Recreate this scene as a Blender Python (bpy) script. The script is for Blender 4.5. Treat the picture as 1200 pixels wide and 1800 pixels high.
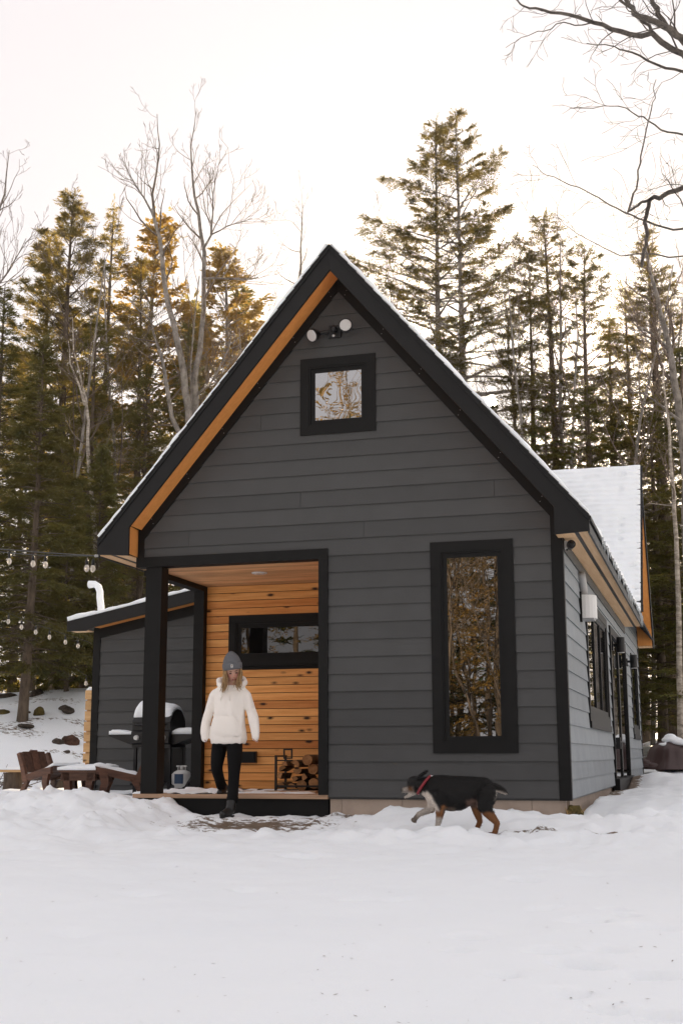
import bpy, math, random
import numpy as np
from mathutils import Vector, Matrix, noise

random.seed(7)
for o in list(bpy.data.objects):
    bpy.data.objects.remove(o)
scene = bpy.context.scene
COL = scene.collection
R = math.radians

# ------------------------------------------------------------------ camera
CAM = np.array([1.3607, -12.5843, 0.4104])
YAW, PITCH, ROLL, FPX = 0.282225, 0.191982, -0.002478, 2207.33


def cam_axes():
    cy, sy, cp, sp = math.cos(YAW), math.sin(YAW), math.cos(PITCH), math.sin(PITCH)
    f = np.array([-sy * cp, cy * cp, sp])
    r = np.array([cy, sy, 0.0])
    u = np.cross(r, f)
    c, s = math.cos(ROLL), math.sin(ROLL)
    return c * r + s * u, -s * r + c * u, f


AR, AU, AF = cam_axes()


def ray(px, py):
    d = AF * FPX + AR * (px - 600) - AU * (py - 900)
    return d / np.linalg.norm(d)


def at(px, py, Y):
    d = ray(px, py)
    return Vector(CAM + d * ((Y - CAM[1]) / d[1]))


cam_data = bpy.data.cameras.new('camera')
cam_data.sensor_fit = 'VERTICAL'
cam_data.sensor_height = 36.0
cam_data.lens = FPX / 1800 * 36.0
cam_data.clip_start = 0.05
cam_data.clip_end = 3000
cam = bpy.data.objects.new('camera', cam_data)
M = Matrix.Identity(4)
for i in range(3):
    M[i][0], M[i][1], M[i][2], M[i][3] = AR[i], AU[i], -AF[i], CAM[i]
cam.matrix_world = M
COL.objects.link(cam)
scene.camera = cam

# ------------------------------------------------------------------ light
SUN_DIR = ray(862, 706)
SUN_EL = math.asin(SUN_DIR[2])
SUN_AZ = math.atan2(SUN_DIR[0], SUN_DIR[1])
world = bpy.data.worlds.new('World')
scene.world = world
world.use_nodes = True
nt = world.node_tree
nt.nodes.clear()
sky = nt.nodes.new('ShaderNodeTexSky')
sky.sky_type = 'NISHITA'
sky.sun_disc = False
sky.sun_elevation = SUN_EL
sky.sun_rotation = SUN_AZ
sky.altitude = 200
sky.air_density = 1.0
sky.dust_density = 2.5
sky.ozone_density = 1.0
bg = nt.nodes.new('ShaderNodeBackground')
bg.inputs['Strength'].default_value = 0.13
wo = nt.nodes.new('ShaderNodeOutputWorld')
# thin bright overcast veils the whole sky evenly
veil = nt.nodes.new('ShaderNodeMixRGB')
veil.inputs[0].default_value = 0.985
veil.inputs[2].default_value = (1.73, 1.63, 1.645, 1)
nt.links.new(sky.outputs[0], veil.inputs[1])
nt.links.new(veil.outputs[0], bg.inputs[0])
nt.links.new(bg.outputs[0], wo.inputs[0])

sl = bpy.data.lights.new('sun', 'SUN')
sl.energy = 5.0
sl.angle = R(0.53)
sl.color = (1.0, 0.80, 0.55)
sun = bpy.data.objects.new('sun_light', sl)
sun.rotation_euler = Vector(SUN_DIR).to_track_quat('Z', 'Y').to_euler()
sun.location = Vector(SUN_DIR) * 60
COL.objects.link(sun)

scene.view_settings.view_transform = 'Standard'
scene.view_settings.look = 'None'
scene.view_settings.gamma = 1
scene.view_settings.use_curve_mapping = False
scene.view_settings.exposure = 2.05
scene.render.engine = 'CYCLES'
scene.cycles.use_denoising = True
try:
    scene.cycles.denoiser = 'OPENIMAGEDENOISE'
except Exception:
    pass
scene.cycles.max_bounces = 8
scene.cycles.diffuse_bounces = 4
scene.cycles.glossy_bounces = 3
scene.cycles.transmission_bounces = 4
scene.cycles.sample_clamp_indirect = 8


# ------------------------------------------------------------------ helpers
def tag(o, label=None, cat=None, group=None, kind=None):
    if label:
        o['label'] = label
    if cat:
        o['category'] = cat
    if group:
        o['group'] = group
    if kind:
        o['kind'] = kind
    return o


def thing(name, label, cat, loc=(0, 0, 0), rz=0.0, group=None):
    o = bpy.data.objects.new(name, None)
    o.empty_display_size = 0.1
    o.location = loc
    o.rotation_euler = (0, 0, rz)
    COL.objects.link(o)
    return tag(o, label, cat, group)


def link(name, me, parent=None, loc=None):
    o = bpy.data.objects.new(name, me)
    COL.objects.link(o)
    if parent is not None:
        o.parent = parent
    if loc is not None:
        o.location = loc
    return o


class MB:
    def __init__(s):
        s.v = []
        s.f = []

    def add(s, vs, fs):
        n = len(s.v)
        s.v += [tuple(a) for a in vs]
        s.f += [tuple(i + n for i in f) for f in fs]
        return s

    def hexa(s, b, t):
        return s.add(list(b) + list(t), [(3, 2, 1, 0), (4, 5, 6, 7), (0, 1, 5, 4), (1, 2, 6, 5), (2, 3, 7, 6), (3, 0, 4, 7)])

    def box(s, x0, x1, y0, y1, z0, z1):
        return s.hexa([(x0, y0, z0), (x1, y0, z0), (x1, y1, z0), (x0, y1, z0)], [(x0, y0, z1), (x1, y0, z1), (x1, y1, z1), (x0, y1, z1)])

    def prism(s, poly, a, b, axis='y'):
        # poly in the plane perpendicular to the axis
        def P(p, t):
            if axis == 'y':
                return (p[0], t, p[1])
            if axis == 'x':
                return (t, p[0], p[1])
            return (p[0], p[1], t)
        n = len(poly)
        vs = [P(p, a) for p in poly] + [P(p, b) for p in poly]
        fs = [tuple(range(n - 1, -1, -1)), tuple(range(n, 2 * n))]
        fs += [(i, (i + 1) % n, n + (i + 1) % n, n + i) for i in range(n)]
        return s.add(vs, fs)

    def tube(s, pts, rad, n=8, cap=True, flat=1.0, up=None):
        pts = [Vector(p) for p in pts]
        m = len(pts)
        if not hasattr(rad, '__len__'):
            rad = [rad] * m
        b = len(s.v)
        ref = Vector(up) if up else None
        prev = None
        for i, p in enumerate(pts):
            t = (pts[min(i + 1, m - 1)] - pts[max(i - 1, 0)])
            if t.length < 1e-9:
                t = Vector((0, 0, 1))
            t.normalize()
            if ref is not None:
                a = ref
            elif prev is not None:
                a = prev
            else:
                a = Vector((1, 0, 0)) if abs(t.x) < 0.8 else Vector((0, 1, 0))
            u = (a - t * a.dot(t))
            if u.length < 1e-6:
                u = t.orthogonal()
            u.normalize()
            prev = u
            w = t.cross(u)
            for k in range(n):
                an = 2 * math.pi * k / n
                q = p + u * (math.cos(an) * rad[i]) + w * (math.sin(an) * rad[i] * flat)
                s.v.append((q.x, q.y, q.z))
        for i in range(m - 1):
            for k in range(n):
                k2 = (k + 1) % n
                s.f.append((b + i * n + k, b + i * n + k2, b + (i + 1) * n + k2, b + (i + 1) * n + k))
        if cap:
            s.f.append(tuple(b + k for k in range(n - 1, -1, -1)))
            s.f.append(tuple(b + (m - 1) * n + k for k in range(n)))
        return s

    def ball(s, c, r, nu=12, nv=8, rot=None):
        c = Vector(c)
        if not hasattr(r, '__len__'):
            r = (r, r, r)
        b = len(s.v)
        rm = rot if rot is not None else Matrix.Identity(3)
        for j in range(1, nv):
            th = math.pi * j / nv
            for i in range(nu):
                ph = 2 * math.pi * i / nu
                q = c + rm @ Vector((r[0] * math.sin(th) * math.cos(ph), r[1] * math.sin(th) * math.sin(ph), r[2] * math.cos(th)))
                s.v.append(tuple(q))
        top = len(s.v)
        s.v.append(tuple(c + rm @ Vector((0, 0, r[2]))))
        s.v.append(tuple(c + rm @ Vector((0, 0, -r[2]))))
        for j in range(nv - 2):
            for i in range(nu):
                i2 = (i + 1) % nu
                s.f.append((b + j * nu + i, b + (j + 1) * nu + i, b + (j + 1) * nu + i2, b + j * nu + i2))
        for i in range(nu):
            i2 = (i + 1) % nu
            s.f.append((top, b + i, b + i2))
            s.f.append((top + 1, b + (nv - 2) * nu + i2, b + (nv - 2) * nu + i))
        return s

    def ring(s, secs, n=16):
        # loft through sections: (centre, axis_u vector, axis_w vector)
        b = len(s.v)
        for c, u, w in secs:
            c, u, w = Vector(c), Vector(u), Vector(w)
            for k in range(n):
                an = 2 * math.pi * k / n
                s.v.append(tuple(c + u * math.cos(an) + w * math.sin(an)))
        m = len(secs)
        for i in range(m - 1):
            for k in range(n):
                k2 = (k + 1) % n
                s.f.append((b + i * n + k, b + i * n + k2, b + (i + 1) * n + k2, b + (i + 1) * n + k))
        s.f.append(tuple(b + k for k in range(n - 1, -1, -1)))
        s.f.append(tuple(b + (m - 1) * n + k for k in range(n)))
        return s

    def mesh(s, name, mat=None, smooth=False):
        me = bpy.data.meshes.new(name)
        me.from_pydata(s.v, [], s.f)
        if mat:
            me.materials.append(mat)
        if smooth:
            me.polygons.foreach_set('use_smooth', [True] * len(me.polygons))
        me.update()
        return me

    def build(s, name, mat, parent=None, smooth=False, loc=None):
        return link(name, s.mesh(name, mat, smooth), parent, loc)


def fix_normals(me):
    import bmesh
    bm = bmesh.new()
    bm.from_mesh(me)
    bmesh.ops.recalc_face_normals(bm, faces=bm.faces)
    bm.to_mesh(me)
    bm.free()


def union_mesh(mb, name, voxel, smooth_it=6, mat=None, extra=None):
    """closed shapes melted into ONE continuous surface"""
    me = mb.mesh('tmp')
    fix_normals(me)
    o = bpy.data.objects.new('tmp', me)
    COL.objects.link(o)
    m = o.modifiers.new('r', 'REMESH')
    m.mode = 'VOXEL'
    m.voxel_size = voxel
    if smooth_it:
        m2 = o.modifiers.new('s', 'SMOOTH')
        m2.factor = 0.5
        m2.iterations = smooth_it
    if extra:
        extra(o)
    dg = bpy.context.evaluated_depsgraph_get()
    res = bpy.data.meshes.new_from_object(o.evaluated_get(dg))
    bpy.data.objects.remove(o)
    bpy.data.meshes.remove(me)
    res.name = name
    res.materials.clear()
    if mat:
        res.materials.append(mat)
    res.polygons.foreach_set('use_smooth', [True] * len(res.polygons))
    return res


def arr_mesh(name, V, F, mat, smooth=False):
    """V (n,3), F (m,k) numpy"""
    me = bpy.data.meshes.new(name)
    V = np.asarray(V, np.float32)
    F = np.asarray(F, np.int32)
    me.vertices.add(len(V))
    me.vertices.foreach_set('co', V.ravel())
    k = F.shape[1]
    me.loops.add(F.size)
    me.loops.foreach_set('vertex_index', F.ravel())
    me.polygons.add(len(F))
    me.polygons.foreach_set('loop_start', np.arange(0, F.size, k, dtype=np.int32))
    me.polygons.foreach_set('loop_total', np.full(len(F), k, np.int32))
    if smooth:
        me.polygons.foreach_set('use_smooth', np.ones(len(F), bool))
    if mat:
        me.materials.append(mat)
    me.update(calc_edges=True)
    return me


def paint(me, fn, name='tint'):
    at_ = me.color_attributes.new(name, 'FLOAT_COLOR', 'POINT')
    buf = np.zeros((len(me.vertices), 4), np.float32)
    co = np.zeros(len(me.vertices) * 3, np.float32)
    me.vertices.foreach_get('co', co)
    co = co.reshape(-1, 3)
    buf[:, :3] = fn(co)
    buf[:, 3] = 1
    at_.data.foreach_set('color', buf.ravel())


# ------------------------------------------------------------------ materials
class N:
    def __init__(s, name):
        s.m = bpy.data.materials.new(name)
        s.m.use_nodes = True
        s.t = s.m.node_tree
        s.t.nodes.clear()
        s.out = s.t.nodes.new('ShaderNodeOutputMaterial')

    def n(s, typ, **kw):
        nd = s.t.nodes.new('ShaderNode' + typ)
        for k, v in kw.items():
            setattr(nd, k, v)
        return nd

    def l(s, a, b):
        s.t.links.new(a, b)

    def setv(s, sock, v):
        if hasattr(v, 'is_output') or hasattr(v, 'links'):
            s.l(v, sock)
        else:
            sock.default_value = v

    def math(s, op, a, b=0.0):
        nd = s.n('Math', operation=op)
        s.setv(nd.inputs[0], a)
        s.setv(nd.inputs[1], b)
        return nd.outputs[0]

    def mix(s, fac, a, b, blend='MIX'):
        nd = s.n('MixRGB', blend_type=blend)
        s.setv(nd.inputs[0], fac)
        s.setv(nd.inputs[1], a if hasattr(a, 'links') else (*a, 1))
        s.setv(nd.inputs[2], b if hasattr(b, 'links') else (*b, 1))
        return nd.outputs[0]

    def coords(s, scale=(1, 1, 1), rnd=0.0, kind='Object'):
        tc = s.n('TexCoord')
        v = tc.outputs[kind]
        if rnd:
            oi = s.n('ObjectInfo')
            mu = s.n('VectorMath', operation='MULTIPLY_ADD')
            s.l(oi.outputs['Random'], mu.inputs[0])
            mu.inputs[1].default_value = (rnd, rnd * 0.7, rnd * 1.3)
            s.l(v, mu.inputs[2])
            v = mu.outputs[0]
        mp = s.n('Mapping')
        mp.inputs['Scale'].default_value = scale
        s.l(v, mp.inputs['Vector'])
        return mp.outputs[0]

    def noise(s, vec, scale, detail=4, rough=0.55):
        nd = s.n('TexNoise')
        nd.inputs['Scale'].default_value = scale
        nd.inputs['Detail'].default_value = detail
        nd.inputs['Roughness'].default_value = rough
        s.l(vec, nd.inputs['Vector'])
        return nd.outputs[0]

    def ramp(s, fac, stops):
        nd = s.n('ValToRGB')
        el = nd.color_ramp.elements
        while len(el) > 1:
            el.remove(el[-1])
        el[0].position = stops[0][0]
        el[0].color = (*stops[0][1], 1)
        for p, c in stops[1:]:
            e = el.new(p)
            e.color = (*c, 1)
        s.l(fac, nd.inputs[0])
        return nd.outputs[0]

    def vary(s, col, amt):
        oi = s.n('ObjectInfo')
        v = s.math('MULTIPLY_ADD', oi.outputs['Random'], amt * 2)
        nd = v.node
        nd.inputs[2].default_value = 1 - amt
        hsv = s.n('HueSaturation')
        s.l(v, hsv.inputs['Value'])
        s.l(col, hsv.inputs['Color'])
        return hsv.outputs[0]

    def bsdf(s, col, rough=0.6, spec=0.5, bump=None, bstr=0.3, bdist=0.01, **kw):
        p = s.n('BsdfPrincipled')
        s.setv(p.inputs['Base Color'], col if hasattr(col, 'links') else (*col, 1))
        s.setv(p.inputs['Roughness'], rough)
        p.inputs['Specular IOR Level'].default_value = spec
        for k, v in kw.items():
            p.inputs[k.replace('_', ' ')].default_value = v
        if bump is not None:
            b = s.n('Bump')
            b.inputs['Strength'].default_value = bstr
            b.inputs['Distance'].default_value = bdist
            s.l(bump, b.inputs['Height'])
            s.l(b.outputs[0], p.inputs['Normal'])
        s.l(p.outputs[0], s.out.inputs[0])
        return p


def paint_mat(name, col, rough=0.55, amt=0.12, scale=8, spec=0.5, rnd=3.0, bstr=0.15, stretch=(1, 1, 1), var=0.05, **kw):
    n = N(name)
    v = n.coords(stretch, rnd)
    a = n.noise(v, scale, 5)
    c = n.mix(a, [x * (1 - amt) for x in col], [x * (1 + amt) for x in col])
    c = n.vary(c, var)
    b = n.noise(v, scale * 9, 3)
    n.bsdf(c, rough, spec, b, bstr, 0.004, **kw)
    return n.m


def wood_mat(name, light, dark, axis=0, knots=False, rough=0.55, var=0.18, gs=1.0, spec=0.3, alt=0.0):
    n = N(name)
    sc = [14 * gs, 14 * gs, 14 * gs]
    sc[axis] = 0.9 * gs
    v = n.coords(tuple(sc), 17.0)
    a = n.noise(v, 1.6, 7, 0.62)
    c = n.ramp(a, [(0.28, dark), (0.5, [(x + y) / 2 for x, y in zip(light, dark)]), (0.72, light)])
    if knots:
        ks = [1.0, 1.0, 1.0]
        ks[axis] = 0.42
        v2 = n.coords(tuple(ks), 11.0)
        nd = n.n('TexVoronoi')
        nd.inputs['Scale'].default_value = 8.5
        n.l(v2, nd.inputs['Vector'])
        d = nd.outputs['Distance']
        wob = n.math('MULTIPLY_ADD', n.noise(v2, 22, 2), 0.12)
        wob.node.inputs[2].default_value = -0.06
        d = n.math('ADD', d, wob)
        kf = n.ramp(d, [(0.09, (1, 1, 1)), (0.135, (0.5, 0.5, 0.5)), (0.22, (0, 0, 0))])
        c = n.mix(kf, c, (0.035, 0.014, 0.006))
    if alt:
        oi = n.n('ObjectInfo')
        st = n.ramp(oi.outputs['Random'], [(0.50, (0, 0, 0)), (0.56, (alt, alt, alt)), (0.80, (alt * .5, alt * .5, alt * .5)), (0.86, (0, 0, 0))])
        c = n.mix(st, c, n.mix(1.0, c, (0.62, 0.47, 0.36), 'MULTIPLY'))
    c = n.vary(c, var)
    n.bsdf(c, rough, spec, a, 0.25, 0.004)
    return n.m


MT = {}
MT['black'] = paint_mat('black_paint', (0.008, 0.008, 0.008), 0.6, 0.2, 6, 0.2)
MT['fascia'] = paint_mat('black_fascia', (0.011, 0.011, 0.0115), 0.55, 0.25, 5, 0.25)
MT['metal'] = paint_mat('black_metal', (0.010, 0.010, 0.011), 0.4, 0.2, 12, 0.35)
MT['white_plastic'] = paint_mat('white_plastic', (0.62, 0.62, 0.61), 0.4, 0.06, 5)
MT['grey_plastic'] = paint_mat('grey_plastic', (0.35, 0.35, 0.35), 0.45, 0.06, 5)


def siding_mat(name, col, skylit_frost=0.0):
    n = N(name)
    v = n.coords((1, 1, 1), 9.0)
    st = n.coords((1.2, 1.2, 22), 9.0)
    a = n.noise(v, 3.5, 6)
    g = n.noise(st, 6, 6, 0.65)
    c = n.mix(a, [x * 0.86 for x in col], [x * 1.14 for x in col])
    if skylit_frost:  # pale frost mottling, also lifting the wall to its skylit tone
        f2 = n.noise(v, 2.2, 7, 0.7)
        ff = n.ramp(f2, [(0.35, (0, 0, 0)), (0.75, (skylit_frost, skylit_frost, skylit_frost))])
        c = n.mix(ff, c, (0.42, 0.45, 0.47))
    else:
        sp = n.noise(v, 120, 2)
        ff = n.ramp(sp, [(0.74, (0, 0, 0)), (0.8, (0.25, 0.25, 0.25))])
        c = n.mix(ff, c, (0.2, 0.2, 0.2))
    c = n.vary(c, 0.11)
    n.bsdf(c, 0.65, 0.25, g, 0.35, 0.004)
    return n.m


MT['siding'] = siding_mat('charcoal_siding', (0.067, 0.068, 0.0685))
MT['siding_skylit_frost'] = siding_mat('skylit_frosted_siding', (0.20, 0.22, 0.235), 0.2)  # same charcoal paint, side sky light put into its base, plus frost
MT['cedar'] = wood_mat('knotty_cedar', (0.92, 0.48, 0.165), (0.60, 0.25, 0.065), 0, True, 0.5, 0.16, alt=1.0)
MT['cedar_ceiling'] = wood_mat('cedar_ceiling', (0.82, 0.50, 0.27), (0.42, 0.20, 0.085), 0, False, 0.5, 0.2)
MT['cedar_soffit'] = wood_mat('cedar_soffit', (0.78, 0.34, 0.10), (0.66, 0.26, 0.07), 2, False, 0.5, 0.05)
MT['ply'] = wood_mat('plywood_soffit', (0.72, 0.50, 0.30), (0.58, 0.36, 0.19), 1, False, 0.6, 0.06)
MT['deck'] = wood_mat('deck_wood', (0.50, 0.33, 0.22), (0.30, 0.19, 0.12), 0, False, 0.65, 0.15)
MT['pine'] = wood_mat('pine_slat', (0.66, 0.43, 0.22), (0.48, 0.28, 0.12), 0, True, 0.55, 0.1)
MT['bench'] = wood_mat('stained_bench_wood', (0.135, 0.062, 0.038), (0.048, 0.022, 0.014), 0, False, 0.5, 0.2)
MT['end_grain'] = wood_mat('split_wood', (0.50, 0.28, 0.13), (0.26, 0.12, 0.05), 1, False, 0.8, 0.25)
MT['shingle'] = paint_mat('asphalt_shingle', (0.028, 0.028, 0.03), 0.85, 0.4, 30, 0.3)


def glass_mat(name, refl, tint=(1, 1, 1), wav=0.0):
    n = N(name)
    d = n.n('BsdfDiffuse')
    d.inputs[0].default_value = (0.006, 0.006, 0.006, 1)
    g = n.n('BsdfGlossy')
    g.inputs['Color'].default_value = (*tint, 1)
    g.inputs['Roughness'].default_value = 0.004
    v = n.coords((1, 1, 1))
    b = n.n('Bump')
    b.inputs['Strength'].default_value = 1.0
    b.inputs['Distance'].default_value = wav
    n.l(n.noise(v, 2.3, 1), b.inputs['Height'])
    n.l(b.outputs[0], g.inputs['Normal'])
    lw = n.n('Fresnel')
    lw.inputs[0].default_value = 1.5
    f = n.math('MAXIMUM', lw.outputs[0], refl)
    mx = n.n('MixShader')
    n.l(f, mx.inputs[0])
    n.l(d.outputs[0], mx.inputs[1])
    n.l(g.outputs[0], mx.inputs[2])
    n.l(mx.outputs[0], n.out.inputs[0])
    return n.m


MT['pane'] = glass_mat('window_pane', 0.25, wav=0.0010)
MT['pane_small'] = glass_mat('gable_pane', 0.42, wav=0.0022)
MT['pane_dark'] = glass_mat('porch_pane', 0.09, wav=0.001)
MT['lens'] = paint_mat('frosted_lens', (0.55, 0.54, 0.53), 0.25, 0.05, 10)


def snow_mat(name, dirt=False):
    n = N(name)
    v = n.coords((1, 1, 1))
    c = n.mix(n.noise(v, 0.8, 5), (0.84, 0.885, 0.925), (0.895, 0.93, 0.96))
    b1 = n.noise(v, 9, 6, 0.6)
    b2 = n.noise(v, 120, 3)
    h = n.math('MULTIPLY_ADD', b2, 0.22)
    n.l(b1, h.node.inputs[2])
    rough = 0.7
    if dirt:
        at_ = n.n('Attribute')
        at_.attribute_name = 'tint'
        sep = n.n('SeparateColor')
        n.l(at_.outputs['Color'], sep.inputs[0])
        nz = n.noise(n.coords((1, 1.6, 1)), 9, 8, 0.72)
        f = n.math('ADD', sep.outputs[0], n.math('MULTIPLY', n.math('SUBTRACT', nz, 0.5), 2.6))
        f = n.math('MULTIPLY', f, n.math('GREATER_THAN', sep.outputs[0], 0.02))
        ff = n.ramp(f, [(0.42, (0, 0, 0)), (0.62, (1, 1, 1))])
        dc = n.mix(n.noise(v, 14, 6), (0.055, 0.038, 0.025), (0.26, 0.20, 0.15))
        c = n.mix(ff, c, dc)
    n.bsdf(c, rough, 0.25, h, 0.35, 0.02, Subsurface_Weight=0.12, Subsurface_Radius=(0.05, 0.06, 0.08), Subsurface_Scale=0.4)
    return n.m


MT['snow'] = snow_mat('snow')
MT['snow_ground'] = snow_mat('snow_ground', True)


def bark_mat(name, a, b, scale=10, zs=0.25, amt=0.5):
    n = N(name)
    v = n.coords((1, 1, zs), 5.0)
    x = n.noise(v, scale, 7, 0.7)
    c = n.ramp(x, [(0.32, b), (0.6, a)])
    c = n.vary(c, 0.15)
    n.bsdf(c, 0.85, 0.2, x, amt, 0.03)
    return n.m


MT['bark'] = bark_mat('conifer_bark', (0.13, 0.10, 0.075), (0.04, 0.03, 0.022))
MT['bark_grey'] = bark_mat('grey_bark', (0.27, 0.245, 0.22), (0.085, 0.075, 0.066), 7, 0.6)
MT['bark_pale'] = bark_mat('pale_bark', (0.46, 0.41, 0.35), (0.12, 0.10, 0.08), 6, 2.2)
MT['twig'] = bark_mat('twig_bark', (0.16, 0.125, 0.10), (0.07, 0.055, 0.045), 20, 1)
MT['limb'] = bark_mat('limb_bark', (0.13, 0.115, 0.10), (0.045, 0.04, 0.038), 18, 1)


def leaf_mat(name, a, b, c3, tr=0.4, ns=0.8, gold=0.6):
    n = N(name)
    v = n.coords((1, 1, 1), 13.0)
    x = n.noise(v, ns, 5, 0.65)
    c = n.ramp(x, [(0.3, a), (0.52, b), (0.72, c3)])
    c = n.vary(c, 0.2)
    d = n.n('BsdfDiffuse')
    n.l(c, d.inputs[0])
    t = n.n('BsdfTranslucent')
    tc = n.mix(gold, c, (0.60, 0.41, 0.07))
    n.l(tc, t.inputs[0])
    mx = n.n('MixShader')
    mx.inputs[0].default_value = tr
    n.l(d.outputs[0], mx.inputs[1])
    n.l(t.outputs[0], mx.inputs[2])
    g = n.n('BsdfGlossy')
    g.inputs['Roughness'].default_value = 0.45
    g.inputs['Color'].default_value = (0.8, 0.8, 0.8, 1)
    m2 = n.n('MixShader')
    m2.inputs[0].default_value = 0.035
    n.l(mx.outputs[0], m2.inputs[1])
    n.l(g.outputs[0], m2.inputs[2])
    n.l(m2.outputs[0], n.out.inputs[0])
    return n.m


MT['hemlock'] = leaf_mat('hemlock_needles', (0.018, 0.033, 0.015), (0.034, 0.056, 0.020), (0.068, 0.092, 0.030), 0.42, 0.8, 0.4)
MT['spruce'] = leaf_mat('spruce_needles', (0.015, 0.024, 0.013), (0.030, 0.040, 0.018), (0.064, 0.064, 0.028), 0.44, 0.8, 0.45)
MT['pine_needles'] = leaf_mat('pine_needles', (0.028, 0.044, 0.024), (0.050, 0.064, 0.030), (0.10, 0.098, 0.035), 0.45)
MT['gold'] = leaf_mat('dry_golden_leaves', (0.10, 0.062, 0.018), (0.22, 0.13, 0.033), (0.36, 0.20, 0.05), 0.40)

# ------------------------------------------------------------------ ground
W_, H_ = 1200, 1800


def sstep(a, b, x):
    t = np.clip((x - a) / (b - a), 0, 1)
    return t * t * (3 - 2 * t)


def gauss(x, y, cx, cy, rx, ry, ang=0.0):
    c, s = math.cos(ang), math.sin(ang)
    u = (x - cx) * c + (y - cy) * s
    w = -(x - cx) * s + (y - cy) * c
    return np.exp(-(u / rx) ** 2 - (w / ry) ** 2)


def vnoise(x, y, seed=0):
    xi, yi = np.floor(x).astype(np.int64), np.floor(y).astype(np.int64)
    xf, yf = x - xi, y - yi

    def hsh(a, b):
        k = (a * 374761393 + b * 668265263 + seed * 1274126177) & 0xffffffff
        k = ((k ^ (k >> 13)) * 1274126177) & 0xffffffff
        return ((k ^ (k >> 16)) & 0xffff) / 65535.0
    u, w = xf * xf * (3 - 2 * xf), yf * yf * (3 - 2 * yf)
    a, b, c, d = hsh(xi, yi), hsh(xi + 1, yi), hsh(xi, yi + 1), hsh(xi + 1, yi + 1)
    return (a * (1 - u) + b * u) * (1 - w) + (c * (1 - u) + d * u) * w - 0.5


def fbm(x, y, oct=4, seed=0):
    r, a = 0, 1.0
    for i in range(oct):
        r = r + a * vnoise(x * 2 ** i + 13.7 * i, y * 2 ** i - 7.1 * i, seed + i)
        a *= 0.5
    return r


def base_h(x, y):
    x = np.asarray(x, float)
    y = np.asarray(y, float)
    # open foreground, falling gently towards the viewer
    fg = -0.33 - 0.04 * np.clip(-2.4 - y, 0, 12)
    yard = -0.075 + 0 * x
    h = np.where(y > -0.1, yard, 0)
    t = sstep(-2.7, -0.2, y)
    h = fg * (1 - t) + yard * t
    front = sstep(-4.2, -3.7, x)          # in front of the house / porch
    # shovelled strip along the house
    prof = np.interp(y, [-3.0, -2.4, -2.05, -1.75, -1.45, -1.15, -0.95, -0.6, -0.3, 0.0, 0.4],
                     [-0.335, -0.31, -0.287, -0.287, -0.292, -0.292, -0.27, -0.19, -0.175, -0.20, -0.20])
    near = sstep(-3.2, -2.5, y) * (1 - sstep(0.2, 0.7, y))
    h = h * (1 - front * near) + prof * front * near
    # berm against the wall between the door step and the corner
    h = h + 0.115 * gauss(x, y, -1.05, -0.42, 0.62, 0.28) * front
    # hump in front of the walking dog, lower crest each side
    h = h + 0.085 * gauss(x, y, -0.90, -1.95, 0.33, 0.30)
    h = h + 0.03 * gauss(x, y, -1.55, -2.0, 0.5, 0.25)
    h = h + 0.05 * gauss(x, y, 0.9, -1.8, 0.6, 0.45)
    # trodden patch in front of the step
    pt = gauss(x, y, -3.1, -0.75, 0.85, 0.6)
    h = h * (1 - 0.85 * pt) + (-0.232) * 0.85 * pt
    # shovelled heap on the left
    lb = (1 - sstep(-4.75, -3.95, x - 0.35 * (y + 0.5))) * sstep(-2.9, -0.9, y) * (1 - sstep(0.2, 1.1, y))
    h = h + lb * (0.045 + 0.08 * vnoise(x * 1.9, y * 1.9, 5))
    h = h + 0.05 * gauss(x, y, -4.95, -0.75, 0.40, 0.35)
    # right of the house: soft mound, rising to the back
    rt = sstep(0.1, 0.5, x) * sstep(-1.0, 1.0, y)
    h = h + rt * (0.02 + 0.05 * sstep(1.0, 8, y) - 0.06 * gauss(x, y, 0.15, 5, 0.25, 7))
    back = sstep(12, 24, y)
    h = h + back * 0.9 * sstep(-6.0, 2, x) + 0.03 * np.clip(y - 24, 0, 60)
    # wooded slope on the left
    sl_ = sstep(-7.6, -12.5, x) if False else (1 - sstep(-12.5, -7.8, x))
    h = h + sl_ * 2.05 * sstep(5.2, 14.5, y) + (1 - sl_) * 0.0
    h = h + 0.3 * fbm(x * 0.35, y * 0.35, 3, 9) * sstep(5.5, 9, y)
    return h


FOOT = []


def ground_hit(px, py, fn=base_h, t0=2.0, t1=80.0):
    d = ray(px, py)
    ts = np.linspace(t0, t1, 3000)
    P = CAM[None, :] + d[None, :] * ts[:, None]
    g = fn(P[:, 0], P[:, 1])
    i = np.argmax(P[:, 2] < g)
    if P[i, 2] >= g[i]:
        i = len(ts) - 1
    return P[i, 0], P[i, 1], float(g[i])


for px, py, sz, dp in [(1020, 1692, 1.3, 1), (920, 1550, 1.1, .9), (828, 1643, 1.1, .6), (885, 1717, .8, .6), (1147, 1707, 1.1, .8), (1080, 1602, .8, .8),
                       (1030, 1622, 1.4, .6), (960, 1672, 1.2, .5), (1140, 1634, 1.3, .5), (1072, 1670, .9, .6), (1160, 1780, 1.0, .9), (1067, 1772, .9, .5),
                       (1010, 1747, .9, .4), (957, 1595, 1, .4), (620, 1577, 1.2, .35), (803, 1672, .7, .6), (525, 1509, 1.4, .9), (1103, 1612, .6, .6), (700, 1580, 1.4, .3), (965, 1534, 1.2, .4), (1032, 1541, 1.1, .4), (430, 1560, 1.3, .3), (250, 1570, 1.5, .25), (130, 1640, 1.6, .2)]:
    x, y, z = ground_hit(px, py)
    FOOT.append((x, y, 0.075 * sz, 0.055 * sz, random.uniform(-0.6, 0.6), dp))


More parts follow.
